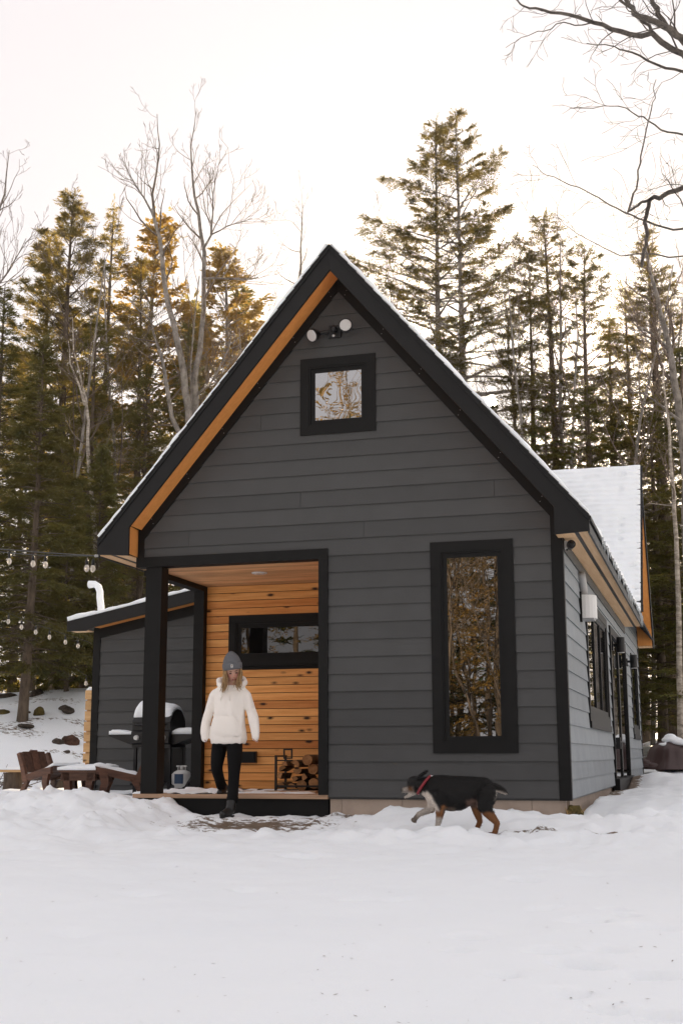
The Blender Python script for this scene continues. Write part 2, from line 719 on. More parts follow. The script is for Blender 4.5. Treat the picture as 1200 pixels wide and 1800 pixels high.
def height(x, y, detail=True):
    h = base_h(x, y)
    if detail:
        nearm = sstep(-13.5, -11, y)
        h = h + nearm * (0.04 * fbm(x * 0.9, y * 0.9, 3, 1) + 0.020 * fbm(x * 3.1, y * 3.1, 4, 2) * (1 + 1.8 * sstep(-4.2, -2.2, y)) + 0.022 * np.abs(fbm(x * 6, y * 6, 3, 41)) * sstep(-5.5, -2.3, y) * (1 - sstep(-1.7, -1.2, y)) + 0.006 * np.abs(fbm(x * 11, y * 11, 3, 43)))
        lumps = np.clip(fbm(x * 4.2, y * 4.2, 3, 3), 0, 1)
        zone = sstep(-2.9, -1.9, y) * (1 - sstep(0.3, 1.0, y))
        h = h + 0.10 * lumps * zone * (1 - 0.75 * gauss(x, y, -3.1, -0.8, 0.9, 0.7))
        rid = np.abs(fbm(x * 5.5, y * 5.5, 4, 23))
        heap = sstep(-2.9, -1.3, y) * (1 - sstep(0.4, 1.0, y)) * (1 - sstep(-4.3, -3.5, x))
        h = h + heap * (0.11 * rid - 0.02)
        h = h + zone * 0.05 * np.abs(fbm(x * 7, y * 7, 3, 31)) * (1 - 0.8 * gauss(x, y, -3.1, -0.8, 0.9, 0.7))
        for fx, fy, ra, rb, an, dp in FOOT:
            g = gauss(x, y, fx, fy, ra, rb, an)
            g2 = gauss(x, y, fx, fy, ra * 1.6, rb * 1.6, an)
            h = h - dp * (0.19 * g - 0.045 * (g2 - g))
    # keep clear of the house floor and deck
    ins = (sstep(-4.75, -4.5, x) * (1 - sstep(-0.02, 0.10, x)) * sstep(-0.02, 0.12, y) * (1 - sstep(13.2, 13.6, y)))
    h = h * (1 - ins) + (-0.34) * ins
    return h


def axis(segs):
    out = []
    for a, b, st in segs:
        out += list(np.arange(a, b, st))
    out.append(segs[-1][1])
    return np.array(out)


def make_ground():
    xs = axis([(-160, -60, 12), (-60, -20, 2.5), (-20, -9, 0.35), (-9, -6.5, 0.1), (-6.5, 1.7, 0.041), (1.7, 4, 0.15), (4, 20, 0.8), (20, 60, 4), (60, 160, 14)])
    ys = axis([(-160, -60, 12), (-60, -16, 3), (-16, -9.6, 0.3), (-9.6, 0.6, 0.041), (0.6, 6, 0.12), (6, 30, 0.35), (30, 60, 2), (60, 200, 14)])
    X, Y = np.meshgrid(xs, ys)
    Z = height(X, Y)
    V = np.stack([X.ravel(), Y.ravel(), Z.ravel()], 1)
    nx, ny = len(xs), len(ys)
    i = np.arange(nx - 1)[None, :] + nx * np.arange(ny - 1)[:, None]
    i = i.ravel()
    F = np.stack([i, i + 1, i + 1 + nx, i + nx], 1)
    me = arr_mesh('snow_ground', V, F, MT['snow_ground'], True)

    def dirt(co):
        x, y = co[:, 0], co[:, 1]
        a = 0.95 * gauss(x, y, -2.95, -0.85, 0.75, 0.5)
        a = np.maximum(a, 0.64 * np.exp(-((y + 1.30 + 0.10 * np.sin(x * 2)) / 0.12) ** 2) * sstep(-2.3, -1.6, x) * (1 - sstep(1.5, 2.5, x)))
        a = np.maximum(a, 0.9 * np.exp(-((x - 0.14) / 0.13) ** 2) * sstep(2.5, 4, y) * (1 - sstep(12, 14, y)))
        a = np.maximum(a, 0.7 * gauss(x, y, -2.3, -0.15, 0.5, 0.12))
        a = np.maximum(a, 0.5 * sstep(15, 19, y) * (fbm(x * 0.8, y * 0.8, 3, 4) > 0.12))
        a = np.maximum(a, 0.45 * (1 - sstep(-9.0, -8.2, x)) * sstep(6.5, 9, y) * (fbm(x * 1.3, y * 1.3, 3, 14) > 0.25))
        return np.stack([a, a, a], 1)
    paint(me, dirt)
    o = link('snow_ground', me)
    tag(o, kind='structure')
    return o


make_ground()


def gz(x, y):
    return float(height(np.array([x]), np.array([y]))[0])


# ------------------------------------------------------------------ the cabin
S = 0.1778
WX = -4.63
RX = -2.315
SL = 1.185
ROOF_Z = 5.83          # top of the fascia at the ridge
OH = -0.35             # front overhang
cabin = thing('cabin', 'dark charcoal gabled cabin with cedar porch and snow on its roof', 'cabin', (0, 0, -0.2))
cabin_off = Vector((0, 0, 0.2))


def part(mb, name, mat, parent=None, smooth=False, label=None):
    """child of the cabin (or of one of its parts); coordinates are in world space"""
    o = mb.build(name, mat, parent or cabin, smooth)
    if parent is None or parent is cabin:
        o.location = cabin_off
    if label:
        o['label'] = label
    return o


class Wall:
    """frame of a wall: u runs along it, n points outwards"""

    def __init__(s, o, u, n):
        s.o, s.u, s.n = Vector(o), Vector(u), Vector(n)

    def P(s, u, z, d):
        return tuple(s.o + s.u * u + s.n * d + Vector((0, 0, z)))

    def slab(s, mb, u0, u1, z0, z1, d0, d1):
        return mb.hexa([s.P(u0, z0, d1), s.P(u1, z0, d1), s.P(u1, z0, d0), s.P(u0, z0, d0)],
                       [s.P(u0, z1, d1), s.P(u1, z1, d1), s.P(u1, z1, d0), s.P(u0, z1, d0)])

    def lap(s, mb, a0, b0, a1, b1, z0, z1):
        b = [s.P(a0, z0, .027), s.P(b0, z0, .027), s.P(b0, z0, .0155), s.P(a0, z0, .0155)]
        t = [s.P(a1, z1, .0105), s.P(b1, z1, .0105), s.P(b1, z1, .001), s.P(a1, z1, .001)]
        return mb.hexa(b, t)


FW = Wall((0, 0, 0), (1, 0, 0), (0, -1, 0))
RW = Wall((0, 0, 0), (0, 1, 0), (1, 0, 0))
LW = Wall((0, 4.6, 0), (1, 0, 0), (0, -1, 0))


def siding(wall, parent, mat, rows, bounds, holes=(), joints=(), name='siding_board'):
    """bounds(z) -> (umin,umax); holes (u0,u1,z0,z1) are skipped; joints row -> [u]"""
    jd = {}
    for r_, u_ in joints:
        jd.setdefault(r_, []).append(u_)
    for i in rows:
        z0, z1 = i * S, (i + 1) * S + 0.018
        lo0, hi0 = bounds(z0)
        lo1, hi1 = bounds(z1)
        cuts = []
        for h in holes:
            if z0 < h[3] - 0.13 and z1 - 0.018 > h[2] + 0.13:
                cuts.append((h[0] + 0.04, h[1] - 0.04))
        segs = [(None, None)]
        pts = sorted(cuts)
        cur = None
        out = []
        for a, b in pts:
            out.append((cur, a))
            cur = b
        out.append((cur, None))
        fin = []
        for a, b in out:
            js = sorted(j for j in jd.get(i, []) if (a is None or j > a) and (b is None or j < b))
            c = a
            for j in js:
                fin.append((c, j - 0.0015))
                c = j + 0.0015
            fin.append((c, b))
        for a, b in fin:
            a0 = lo0 if a is None else max(a, lo0)
            a1 = lo1 if a is None else max(a, lo1)
            b0 = hi0 if b is None else min(b, hi0)
            b1 = hi1 if b is None else min(b, hi1)
            if b0 - a0 < 0.02:
                continue
            if b1 - a1 < 0.0:
                a1 = b1 = (a1 + b1) / 2
            mb = MB()
            wall.lap(mb, a0, b0, a1, b1, z0, z1)
            o = mb.build(name, mat, parent)


# wall cores
fw = part(MB().box(-2.45, -0.02, 0.002, 0.14, -0.02, 2.47)
          .prism([(WX + 0.02, 2.47), (-0.02, 2.47), (-0.02, 2.75), (RX, 5.44), (WX + 0.02, 2.75)], 0.002, 0.14), 'front_wall', MT['siding'])


def fbounds(z):
    a = RX - (5.50 - z) / SL
    b = RX + (5.50 - z) / SL
    return max(a, WX + 0.03), min(b, -0.06)


TALL = (-1.33, -0.475, 0.435, 2.575)
SMALL = (-2.743, -1.897, 3.817, 4.677)
siding(FW, fw, MT['siding'], range(0, 14), lambda z: (-2.44, -0.06), [TALL], [])
siding(FW, fw, MT['siding'], range(14, 31), fbounds, [SMALL],
       [(17, -2.74), (17, -0.65), (15, -4.02), (15, -2.04), (22, -3.2), (26, -1.5)])

# right wall, with the gable of the cross wing
rwall = part(MB().box(-0.14, -0.002, 0.14, 13.25, -0.02, 2.6).prism([(9.0, 2.6), (13.25, 2.6), (13.25, 2.7), (11.4, 5.2), (9.0, 2.7)], -0.14, -0.002, 'x'), 'side_wall', MT['siding_skylit_frost'])
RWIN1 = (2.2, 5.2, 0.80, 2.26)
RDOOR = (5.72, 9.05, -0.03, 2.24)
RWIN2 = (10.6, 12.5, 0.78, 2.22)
siding(RW, rwall, MT['siding_skylit_frost'], range(0, 14), lambda z: (0.07, 13.2), [RWIN1, RDOOR, RWIN2], [(2, 4.0), (1, 2.5), (12, 9.8)])
siding(RW, rwall, MT['siding_skylit_frost'], range(14, 29), lambda z: (max(9.35, 11.4 - (5.35 - z) / 1.2), min(13.2, 11.4 + (5.35 - z) / 1.2)))
lwall = part(MB().box(WX + 0.002, WX + 0.14, 1.78, 13.25, -0.02, 2.72), 'far_side_wall', MT['siding'])
bwall = part(MB().prism([(WX + 0.14, -0.02), (-0.14, -0.02), (-0.14, 2.7), (RX, 5.3), (WX + 0.14, 2.7)], 13.1, 13.24), 'back_wall', MT['siding'])

# corner boards and trim
part(MB().box(-0.092, 0.027, -0.032, 0.004, -0.02, 2.80).box(0.004, 0.027, 0.004, 0.06, -0.02, 2.55), 'corner_board', MT['black'])
part(MB().box(0.002, 0.03, 13.15, 13.28, -0.02, 2.55), 'corner_board', MT['black'])
part(MB().box(0.0015, 0.034, 0.062, 9.25, 2.44, 2.552), 'frieze_board', MT['siding'])


# gable frieze boards
def band(apex_z, w, lo_z=None, x_lim=None):
    pass


FI, FO = 5.421, 5.60
xl = -4.55
zk = FI - SL * (RX - xl)
fr_l = MB().prism([(RX, FI), (RX, FO), (WX + 0.01, FO - SL * (RX - WX - 0.01)), (WX + 0.01, 2.566), (xl, 2.566), (xl, zk)], -0.034, 0.001)
part(fr_l, 'frieze_board', MT['black'])
xr = -0.066
fr_r = MB().prism([(RX + .002, FO), (RX + .002, FI), (xr, FI - SL * (xr - RX)), (-0.03, FI - SL * (-0.03 - RX)), (-0.03, FO - SL * (-0.03 - RX))], -0.0345, 0.001)
part(fr_r, 'frieze_board', MT['black'])
# screw heads on the frieze
ns = MB()
for k in range(7):
    for sgn in (-1, 1):
        for off in (0.045, 0.12):
            dx = 0.08 + k * 0.41 + (0.02 if off > .1 else 0)
            x = RX + sgn * dx
            if x < -4.5 or x > -0.1:
                continue
            ns.ball((x, -0.0355, FI - SL * dx + off), (0.0042, 0.003, 0.0042), 6, 4)
part(ns, 'screw_heads', MT['grey_plastic'])['kind'] = 'stuff'


def window(wall, u0, u1, z0, z1, trim, sash, pane_mat, label=None, glass=None, mull=0, frame_mat=None):
    mb = MB()
    w = wall.slab
    w(mb, u0, u0 + trim, z0, z1, -0.004, 0.036)
    w(mb, u1 - trim, u1, z0, z1, -0.004, 0.036)
    w(mb, u0 + trim, u1 - trim, z1 - trim, z1, -0.004, 0.0362)
    w(mb, u0 + trim, u1 - trim, z0, z0 + trim, -0.004, 0.0362)
    t = part(mb, 'window', frame_mat or MT['black'], None, label=label)
    a0, a1, b0, b1 = u0 + trim, u1 - trim, z0 + trim, z1 - trim
    m2 = MB()
    s2 = sash * 0.3
    for (q0, q1, r0, r1, d) in ((a0, a0 + s2, b0, b1, .03), (a1 - s2, a1, b0, b1, .03), (a0 + s2, a1 - s2, b1 - s2, b1, .0302), (a0 + s2, a1 - s2, b0, b0 + s2, .0302)):
        w(m2, q0, q1, r0, r1, -0.004, d)
    a0, a1, b0, b1 = a0 + s2, a1 - s2, b0 + s2, b1 - s2
    s3 = sash * 0.7
    for (q0, q1, r0, r1, d) in ((a0, a0 + s3, b0, b1, .018), (a1 - s3, a1, b0, b1, .018), (a0 + s3, a1 - s3, b1 - s3, b1, .0182), (a0 + s3, a1 - s3, b0, b0 + s3, .0182)):
        w(m2, q0, q1, r0, r1, -0.004, d)
    m2.build('frame', MT['black'], t)
    a0, a1, b0, b1 = a0 + s3, a1 - s3, b0 + s3, b1 - s3
    k = mull + 1
    for j in range(k):
        p0, p1 = a0 + (a1 - a0) * j / k, a0 + (a1 - a0) * (j + 1) / k
        g = MB()
        w(g, p0, p1, b0, b1, -0.003, 0.006)
        g.build('pane', pane_mat, t)
        if j:
            w(MB(), p0 - .03, p0 + .03, b0, b1, -0.003, 0.022).build('mullion', MT['black'], t)
    return t


window(FW, *TALL, 0.105, 0.062, MT['pane'], 'tall narrow black framed window reflecting golden woods')
window(FW, *SMALL, 0.098, 0.063, MT['pane_small'], 'small square black framed window high in the gable')
w1 = window(RW, *RWIN1, 0.10, 0.08, MT['pane_dark'], 'wide side window with dark panes', mull=2)
RW.slab(MB(), RWIN1[0] - .01, RWIN1[1] + .01, .72, .80, 0.0, 0.05).build('sill', MT['black'], w1)
w2 = window(RW, *RWIN2, 0.10, 0.08, MT['pane_dark'], 'narrow side window near the far corner')
RW.slab(MB(), RWIN2[0] - .01, RWIN2[1] + .01, .70, .78, 0.0, 0.05).build('sill', MT['black'], w2)
# glazed side door with handle
dm = MB()
RW.slab(dm, RDOOR[0], RDOOR[0] + .12, 0.09, RDOOR[3], -0.004, 0.045)
RW.slab(dm, RDOOR[1] - .12, RDOOR[1], 0.09, RDOOR[3], -0.004, 0.045)
RW.slab(dm, RDOOR[0] + .12, RDOOR[1] - .12, RDOOR[3] - .12, RDOOR[3], -0.004, 0.0452)
RW.slab(dm, 7.30, 7.48, 0.09, 2.12, -0.004, 0.03)
dd = part(dm, 'side_door', MT['black'], None, label='black glazed double door on the side wall')
RW.slab(MB(), 5.84, 7.30, 0.09, 2.12, -0.004, 0.012).build('pane', MT['pane_dark'], dd)
RW.slab(MB(), 7.48, 8.93, 0.09, 2.12, -0.004, 0.012).build('pane', MT['pane_dark'], dd)
RW.slab(MB(), RDOOR[0] - .02, RDOOR[1] + .02, -0.08, 0.088, 0.0, 0.09).build('door_sill', MT['black'], dd)
RW.slab(MB(), 5.86, 5.93, 0.50, 0.66, 0.045, 0.11).tube([(0.10, 5.9, 0.60), (0.10, 6.02, 0.60)], 0.012).build('door_handle', MT['metal'], dd)

# porch: jamb, beam, post, walls, ceiling, deck
part(MB().box(WX - .002, -2.43, -0.046, 0.12, 2.457, 2.566), 'porch_beam', MT['black'])
part(MB().box(-2.53, -2.43, -0.0462, 0.10, 0.022, 2.456), 'porch_jamb', MT['black'])
part(MB().box(-4.52, -4.335, -0.02, 0.165, 0.022, 2.456), 'porch_post', MT['black'])
part(MB().box(WX, WX + .13, 1.60, 1.78, 0.022, 2.456), 'porch_post', MT['black'], label='slim black post where the porch meets the cedar wall')
part(MB().box(WX, WX + .13, 0.166, 1.599, 2.395, 2.456), 'side_beam', MT['black'])
part(MB().box(-2.53, -2.45, 0.101, 1.70, 0.022, 2.456), 'porch_side_wall', MT['cedar'])
pw = part(MB().box(WX + .131, -2.531, 1.722, 1.80, 0.022, 2.456), 'porch_wall', MT['black'])
PWIN = (-4.207, -2.535, 1.475, 2.092)
pitch = 0.0935
i = 0
while True:
    z0 = 0.035 + i * pitch
    z1 = min(z0 + pitch - 0.0075, 2.454)
    if z0 > 2.42:
        break
    segs = [(WX + .132, -2.532)]
    if z1 > PWIN[2] + 0.01 and z0 < PWIN[3] - 0.01:
        segs = [(WX + .132, PWIN[0])]
    for a, b in segs:
        y = 1.70 + random.uniform(-.0012, .0012)
        MB().box(a, b, y, 1.7215, z0, z1).build('cedar_board', MT['cedar'], pw)
    i += 1
PWall = Wall((0, 1.722, 0), (1, 0, 0), (0, -1, 0))
window(PWall, *PWIN, 0.085, 0.07, MT['pane_dark'], 'long low black framed window in the cedar porch wall')
pc = part(MB().box(WX + .0, -2.43, 0.12, 1.80, 2.482, 2.53), 'porch_ceiling', MT['black'])
for k in range(17):
    y0 = 0.122 + k * 0.095
    if y0 > 1.69:
        break
    MB().box(WX + .131, -2.531, y0, min(y0 + .0925, 1.72), 2.4575, 2.4815).build('ceiling_board', MT['cedar_ceiling'], pc)
dk = part(MB().box(-4.60, -2.44, 0.015, 1.70, -0.34, -0.022), 'deck', MT['black'])
for k in range(13):
    y0 = -0.035 + k * 0.137
    MB().box(-4.62 if k else -4.60, -2.431 if k == 0 else -2.54, y0, min(y0 + .132, 1.69), -0.020, 0.0215).build('deck_board', MT['deck'], dk)
# foundation
MT['concrete'] = paint_mat('concrete', (0.40, 0.32, 0.26), 0.85, 0.25, 6)
fd = part(MB().box(-2.40, -0.06, 0.06, 0.3, -0.42, -0.006), 'foundation', MT['concrete'])
for a, b in ((-2.42, -2.30), (-2.296, -1.668), (-1.664, -0.37), (-0.366, -0.045)):
    MB().box(a, b, 0.018 + random.uniform(0, .003), 0.06, -0.42, -0.008).build('foundation_block', MT['concrete'], fd)
part(MB().box(-0.06, -0.03, 0.3, 13.2, -0.40, -0.022), 'side_foundation', MT['concrete'])


# ------------------------------------------------------------------ main roof
def roof_z(dx, off=0.0):
    return ROOF_Z - SL * dx + off


EX = 2.64                      # half width to the eave edge
IN = 5.548                     # inner (soffit) line at the ridge
YE = 13.6
rf = part(MB().prism([(RX, ROOF_Z - .012), (RX - EX, roof_z(EX) - .012), (RX - EX, roof_z(EX) - .06), (RX, ROOF_Z - .075)], OH + .03, YE)
          .prism([(RX, ROOF_Z - .013), (RX, ROOF_Z - .076), (RX + EX, roof_z(EX) - .06), (RX + EX, roof_z(EX) - .012)], OH + .03, YE), 'roof', MT['shingle'])
# front fascia, left and right, each with its eave return
tipz = 2.56
LXI, RXI = -4.585, -0.016
fl = MB().prism([(RX, ROOF_Z), (RX - EX, roof_z(EX)), (RX - EX, tipz + .012), (LXI, tipz - .015), (LXI, IN - SL * (RX - LXI)), (RX, IN)], OH, OH + .03)
fl.build('fascia_board', MT['fascia'], rf)
frr = MB().prism([(RX + .002, IN), (RXI, IN - SL * (RXI - RX)), (RXI, tipz - .018), (RX + EX, tipz), (RX + EX, roof_z(EX)), (RX + .002, ROOF_Z)], OH, OH + .03)
frr.build('fascia_board', MT['fascia'], rf)
# drip edge: a thin proud strip along the rakes
for sg in (-1, 1):
    a, b = RX, RX + sg * EX
    MB().prism([(a, ROOF_Z - .045), (a, ROOF_Z + .004), (b, roof_z(EX) + .004), (b, roof_z(EX) - .045)], OH - .014, OH - .0005).build('drip_edge', MT['fascia'], rf)
# cedar soffits under the front overhang
sfm = MB().prism([(RX, IN + .018), (LXI, IN + .018 - SL * (RX - LXI)), (LXI, IN - SL * (RX - LXI) + .03), (RX, IN + .03)], OH + .031, -0.001)
sfm.build('soffit_board', MT['cedar_soffit'], rf)
MB().prism([(RX + .002, IN + .03), (RXI, IN - SL * (RXI - RX) + .03), (RXI, IN + .018 - SL * (RXI - RX)), (RX + .002, IN + .018)], OH + .031, -0.001).build('soffit_board', MT['cedar_soffit'], rf)
kz = IN + .018 - SL * (RX - LXI)
MB().hexa([(LXI - .02, OH + .031, 2.575), (LXI - .006, OH + .031, 2.575), (WX - .001, -0.001, 2.575), (WX - .015, -0.001, 2.575)],
          [(LXI - .02, OH + .031, kz), (LXI - .006, OH + .031, kz), (WX - .001, -0.001, kz), (WX - .015, -0.001, kz)]).build('soffit_return', MT['cedar_soffit'], rf)
MB().box(RXI + .001, RXI + .015, OH + .031, -0.034, 2.575, IN + .018 - SL * (RXI - RX)).build('soffit_return', MT['cedar_soffit'], rf)
# eave soffits: two boards with a black vent strip between, and the eave fascia
EE = 9.25
for (xa, xb, ya, yb) in ((0.036, 0.17, OH + .031, EE), (0.215, 0.305, OH + .031, EE)):
    MB().box(xa, xb, ya, yb, 2.556, 2.568).build('eave_soffit', MT['ply'], rf)
MB().box(-0.014, 0.036, OH + .031, -0.036, 2.556, 2.568).build('eave_soffit', MT['ply'], rf)
MB().box(0.17, 0.215, OH + .031, EE, 2.560, 2.575).build('vent_strip', MT['metal'], rf)
MB().box(0.305, RX + EX, OH + .031, EE, 2.545, roof_z(EX) - .03).build('eave_fascia', MT['siding'], rf)
MB().box(RX + EX + .0005, RX + EX + .016, OH - .01, EE, roof_z(EX) - .035, roof_z(EX) + .006).build('drip_edge', MT['fascia'], rf)
for (xa, xb) in ((-4.93, -4.80), (-4.745, -4.632)):
    MB().box(xa, xb, OH + .031, 13.2, 2.556, 2.568).build('eave_soffit', MT['ply'], rf)
MB().box(-4.80, -4.745, OH + .031, 13.2, 2.560, 2.575).build('vent_strip', MT['metal'], rf)
MB().box(RX - EX, -4.93, OH + .031, 13.2, 2.545, roof_z(EX) - .03).build('eave_fascia', MT['fascia'], rf)
# shingle courses showing along both front rakes
dl = 0.145
slope_len = EX * math.sqrt(1 + SL * SL)
ca, sa = 1 / math.sqrt(1 + SL * SL), SL / math.sqrt(1 + SL * SL)
for sg in (-1, 1):
    m = MB()
    L0, th = 0.165, 0.014
    # local: runs down the slope from origin, lower end thicker / proud
    p = lambda l, h: (sg * (l * ca) + sg * h * sa * 1.0, -l * sa + h * ca)
    m.prism([p(0, 0), p(L0, 0), p(L0, th), p(0, 0.003)], 0, 0.30)
    me = m.mesh('shingle', MT['shingle'])
    fix_normals(me)
    for k in range(int(slope_len / dl) + 1):
        l = k * dl
        if l + L0 > slope_len + .05:
            break
        link('shingle', me, rf, (RX + sg * l * ca, OH - 0.022 + random.uniform(-.004, .004), ROOF_Z - l * sa + 0.004))

# cross wing roof: ridge runs to the right, far slope shows its cedar soffit
wing = part(MB().prism([(11.4, 5.81), (8.9, 2.70), (8.9, 2.64), (11.4, 5.74)], -2.4, 0.31, 'x')
            .prism([(11.4, 5.80), (11.4, 5.73), (13.62, 2.62), (13.62, 2.69)], -2.4, 0.31, 'x'), 'wing_roof', MT['shingle'])
MB().prism([(11.4, 5.82), (8.86, 2.69), (8.86, 2.60), (8.95, 2.60), (11.4, 5.60)], 0.311, 0.335, 'x').build('rake_board', MT['fascia'], wing)
MB().prism([(11.402, 5.82), (11.402, 5.60), (13.2, 2.87), (13.2, 2.53), (13.66, 2.53), (13.66, 2.69)], 0.311, 0.335, 'x').build('rake_board', MT['fascia'], wing)
MB().prism([(11.4, 5.64), (11.4, 5.62), (13.2, 2.89), (13.2, 2.91)], 0.001, 0.309, 'x').build('soffit_board', MT['cedar_soffit'], wing)
MB().box(0.03, 0.309, 13.18, 13.2, 2.555, 2.90).build('soffit_return', MT['cedar_soffit'], wing)
MB().box(0.031, 0.31, 13.201, 13.6, 2.54, 2.553).build('eave_soffit', MT['ply'], wing)
# dark shingle ends along the wing rake
m = MB()
cw, sw = 2.5 / math.hypot(2.5, 3.11), 3.11 / math.hypot(2.5, 3.11)
q = lambda l, h: (-l * cw - h * sw, -l * sw + h * cw)
m.prism([q(0, 0), q(.17, 0), q(.17, .018), q(0, .004)], 0, 0.16, 'x')
me = m.mesh('shingle', MT['shingle'])
fix_normals(me)
for k in range(26):
    l = k * 0.15
    link('shingle', me, wing, (0.205 + random.uniform(-.004, .004), 11.4 - l * cw, 5.822 - l * sw))


# ------------------------------------------------------------------ snow lying on the roofs
def snow_sheet(name, label, P, nu, nv, thick, lap=0.02, seed=0, holes=None, cat='snow'):
    """P(u,v)->(point, normal): closed slab of snow with a soft rim"""
    vs, fs = [], []
    for j in range(nv + 1):
        for i in range(nu + 1):
            u, v = i / nu, j / nv
            p, n = P(u, v)
            e = min(u, 1 - u) * nu / 1.5
            e2 = min(v, 1 - v) * nv / 1.5
            k = min(1.0, 0.62 + 0.38 * min(e, e2))
            t = thick * k * (1 + 0.7 * noise.noise(Vector((p.x * 1.7, p.y * 1.7, p.z * 1.7 + seed))) + 0.45 * noise.noise(Vector((p.x * 6, p.y * 6, p.z * 6 + seed))))
            if holes:
                t = holes(u, v, t, p)
            vs.append(tuple(p + n * max(t, 0.002)))
    m = len(vs)
    for j in range(nv + 1):
        for i in range(nu + 1):
            p, n = P(i / nu, j / nv)
            vs.append(tuple(p + n * -0.001))
    W = nu + 1
    for j in range(nv):
        for i in range(nu):
            a = j * W + i
            fs.append((a, a + 1, a + 1 + W, a + W))
            fs.append((m + a, m + a + W, m + a + 1 + W, m + a + 1))
    for i in range(nu):
        a, b = i, i + 1
        fs.append((a, m + a, m + b, b))
        a, b = nv * W + i, nv * W + i + 1
        fs.append((a, b, m + b, m + a))
    for j in range(nv):
        a, b = j * W, (j + 1) * W
        fs.append((a, b, m + b, m + a))
        a, b = j * W + nu, (j + 1) * W + nu
        fs.append((a, m + a, m + b, b))
    me = bpy.data.meshes.new(name)
    me.from_pydata(vs, [], fs)
    fix_normals(me)
    me.materials.append(MT['snow'])
    me.polygons.foreach_set('use_smooth', [True] * len(me.polygons))
    o = link(name, me)
    return tag(o, label, cat)


def main_slope(sg):
    nrm = Vector((sg * sa, 0, ca))

    def P(u, v):
        l = (u * 0.985 + 0.004) * slope_len
        y = OH - 0.012 + v * (9.4 - OH) if sg > 0 else OH - 0.012 + v * (13.4 - OH)
        y += (0.012 * noise.noise(Vector((l * 3, sg * 5.0, 1))) if v == 0 else 0)
        return Vector((RX + sg * l * ca, y, ROOF_Z - l * sa + 0.016)), nrm
    return P


snow_sheet('roof_snow', 'thin snow layer along the left slope of the main roof', main_slope(-1), 120, 60, 0.052, seed=1)
snow_sheet('roof_snow', 'thin snow layer along the right slope of the main roof', main_slope(1), 120, 60, 0.050, seed=2)


def wing_slope(u, v):
    l = u * math.hypot(2.5, 3.11) * 0.985
    n = Vector((0, -sw, cw))
    p = Vector((-2.3 + v * (2.3 + 0.325), 11.4 - l * cw, 5.822 - l * sw + 0.012))
    return p, n


def wing_holes(u, v, t, p):
    # step at every course, and a few spots where shingles show
    l = u * 3.99
    c = (l / 0.15) % 1.0
    t = t * (0.62 + 0.5 * c)
    e = p.x - 0.325
    if e > -0.09 and c > 0.78:
        t *= 0.1
    for hx, hz, rx, rz in ((-0.02, 5.60, .05, .05), (-0.05, 5.28, .045, .05), (-.0, 4.62, .04, .025), (-.02, 4.48, .04, .02), (-.02, 4.33, .045, .025), (-.03, 4.18, .03, .02), (-.05, 3.9, .05, .018),
                           (-0.56, 5.61, .09, .03), (-0.70, 5.6, .05, .02), (.2, 3.62, .05, .02), (.25, 3.2, .06, .02), (.28, 2.95, .06, .025)):
        d = ((p.x - hx) / rx) ** 2 + ((p.z - hz) / rz) ** 2
        if d < 1:
            t *= 0.02
        elif d < 2:
            t *= (d - 1)
    return t


snow_sheet('roof_snow', 'white snow sheet showing shingle courses on the cross wing roof', wing_slope, 150, 80, 0.05, seed=3, holes=wing_holes)

# icicles along the right eave
rng = random.Random(3)
for k in range(26):
    y = 0.9 + 8.2 * ((k + rng.random() * .8) / 26) ** 1.1
    L = rng.uniform(.05, .17) * (1.25 if k > 22 else 1)
    n0 = 'icicle'
    mb = MB().tube([(0, 0, 0), (0.002, 0, -L * .4), (0.001, 0.002, -L * .75), (0.002, 0, -L)], [0.012, .008, .005, .001], 6)
    if k == 0:
        ni = N('ice')
        ni.bsdf((0.85, 0.90, 0.93), 0.12, 0.5, Transmission_Weight=0.6, IOR=1.31)
        MT['ice'] = ni.m
    o = mb.build('icicle', MT['ice'], None, True, (0.347, y, roof_z(EX) + 0.004))
    tag(o, 'small clear icicle hanging from the right eave below the snow', 'icicle', 'icicles along the right eave')

# ------------------------------------------------------------------ lean-to (part of the cabin)
lw0 = -7.49
LS = 0.197


def lz(x):        # top of the fascia line
    return 2.40 + LS * (x + 7.81)


lt = part(MB().prism([(lw0 + .02, -0.2), (WX - .01, -0.2), (WX - .01, lz(WX) - .2), (lw0 + .02, lz(lw0) - .19)], 4.602, 8.2), 'lean_to', MT['siding'], label='low lean-to with a shallow snowy roof left of the porch')
siding(LW, lt, MT['siding'], range(0, 15), lambda z: (max(lw0 + .02, -7.81 + (z - 2.40 + .26) / LS), WX - .02))
MB().box(lw0 - .012, lw0 + .10, 4.565, 4.601, -0.05, lz(lw0) - .15).build('corner_board', MT['black'], lt)
MB().prism([(lw0 + .1, lz(lw0 + .1) - .32), (WX - .02, lz(WX) - .32), (WX - .02, lz(WX) - .17), (lw0 + .1, lz(lw0 + .1) - .17)], 4.566, 4.600).build('frieze_board', MT['black'], lt)
MB().prism([(-7.81, 2.25), (-7.50, 2.25), (-7.38, lz(-7.38) - .185), (WX - .01, lz(WX) - .185), (WX - .01, lz(WX)), (-7.81, 2.40)], 4.30, 4.33).build('fascia_board', MT['fascia'], lt)
MB().prism([(-7.40, lz(-7.40) - .172), (WX - .01, lz(WX) - .172), (WX - .01, lz(WX) - .16), (-7.40, lz(-7.40) - .16)], 4.331, 4.601).build('soffit_board', MT['cedar_soffit'], lt)
MB().box(-7.80, -7.50, 4.331, 4.6, 2.258, 2.27).build('eave_soffit', MT['ply'], lt)
MB().prism([(-7.81, 2.33), (WX - .01, lz(WX) - .07), (WX - .01, lz(WX) - .004), (-7.81, 2.396)], 4.331, 8.3).build('lean_to_roof', MT['shingle'], lt)


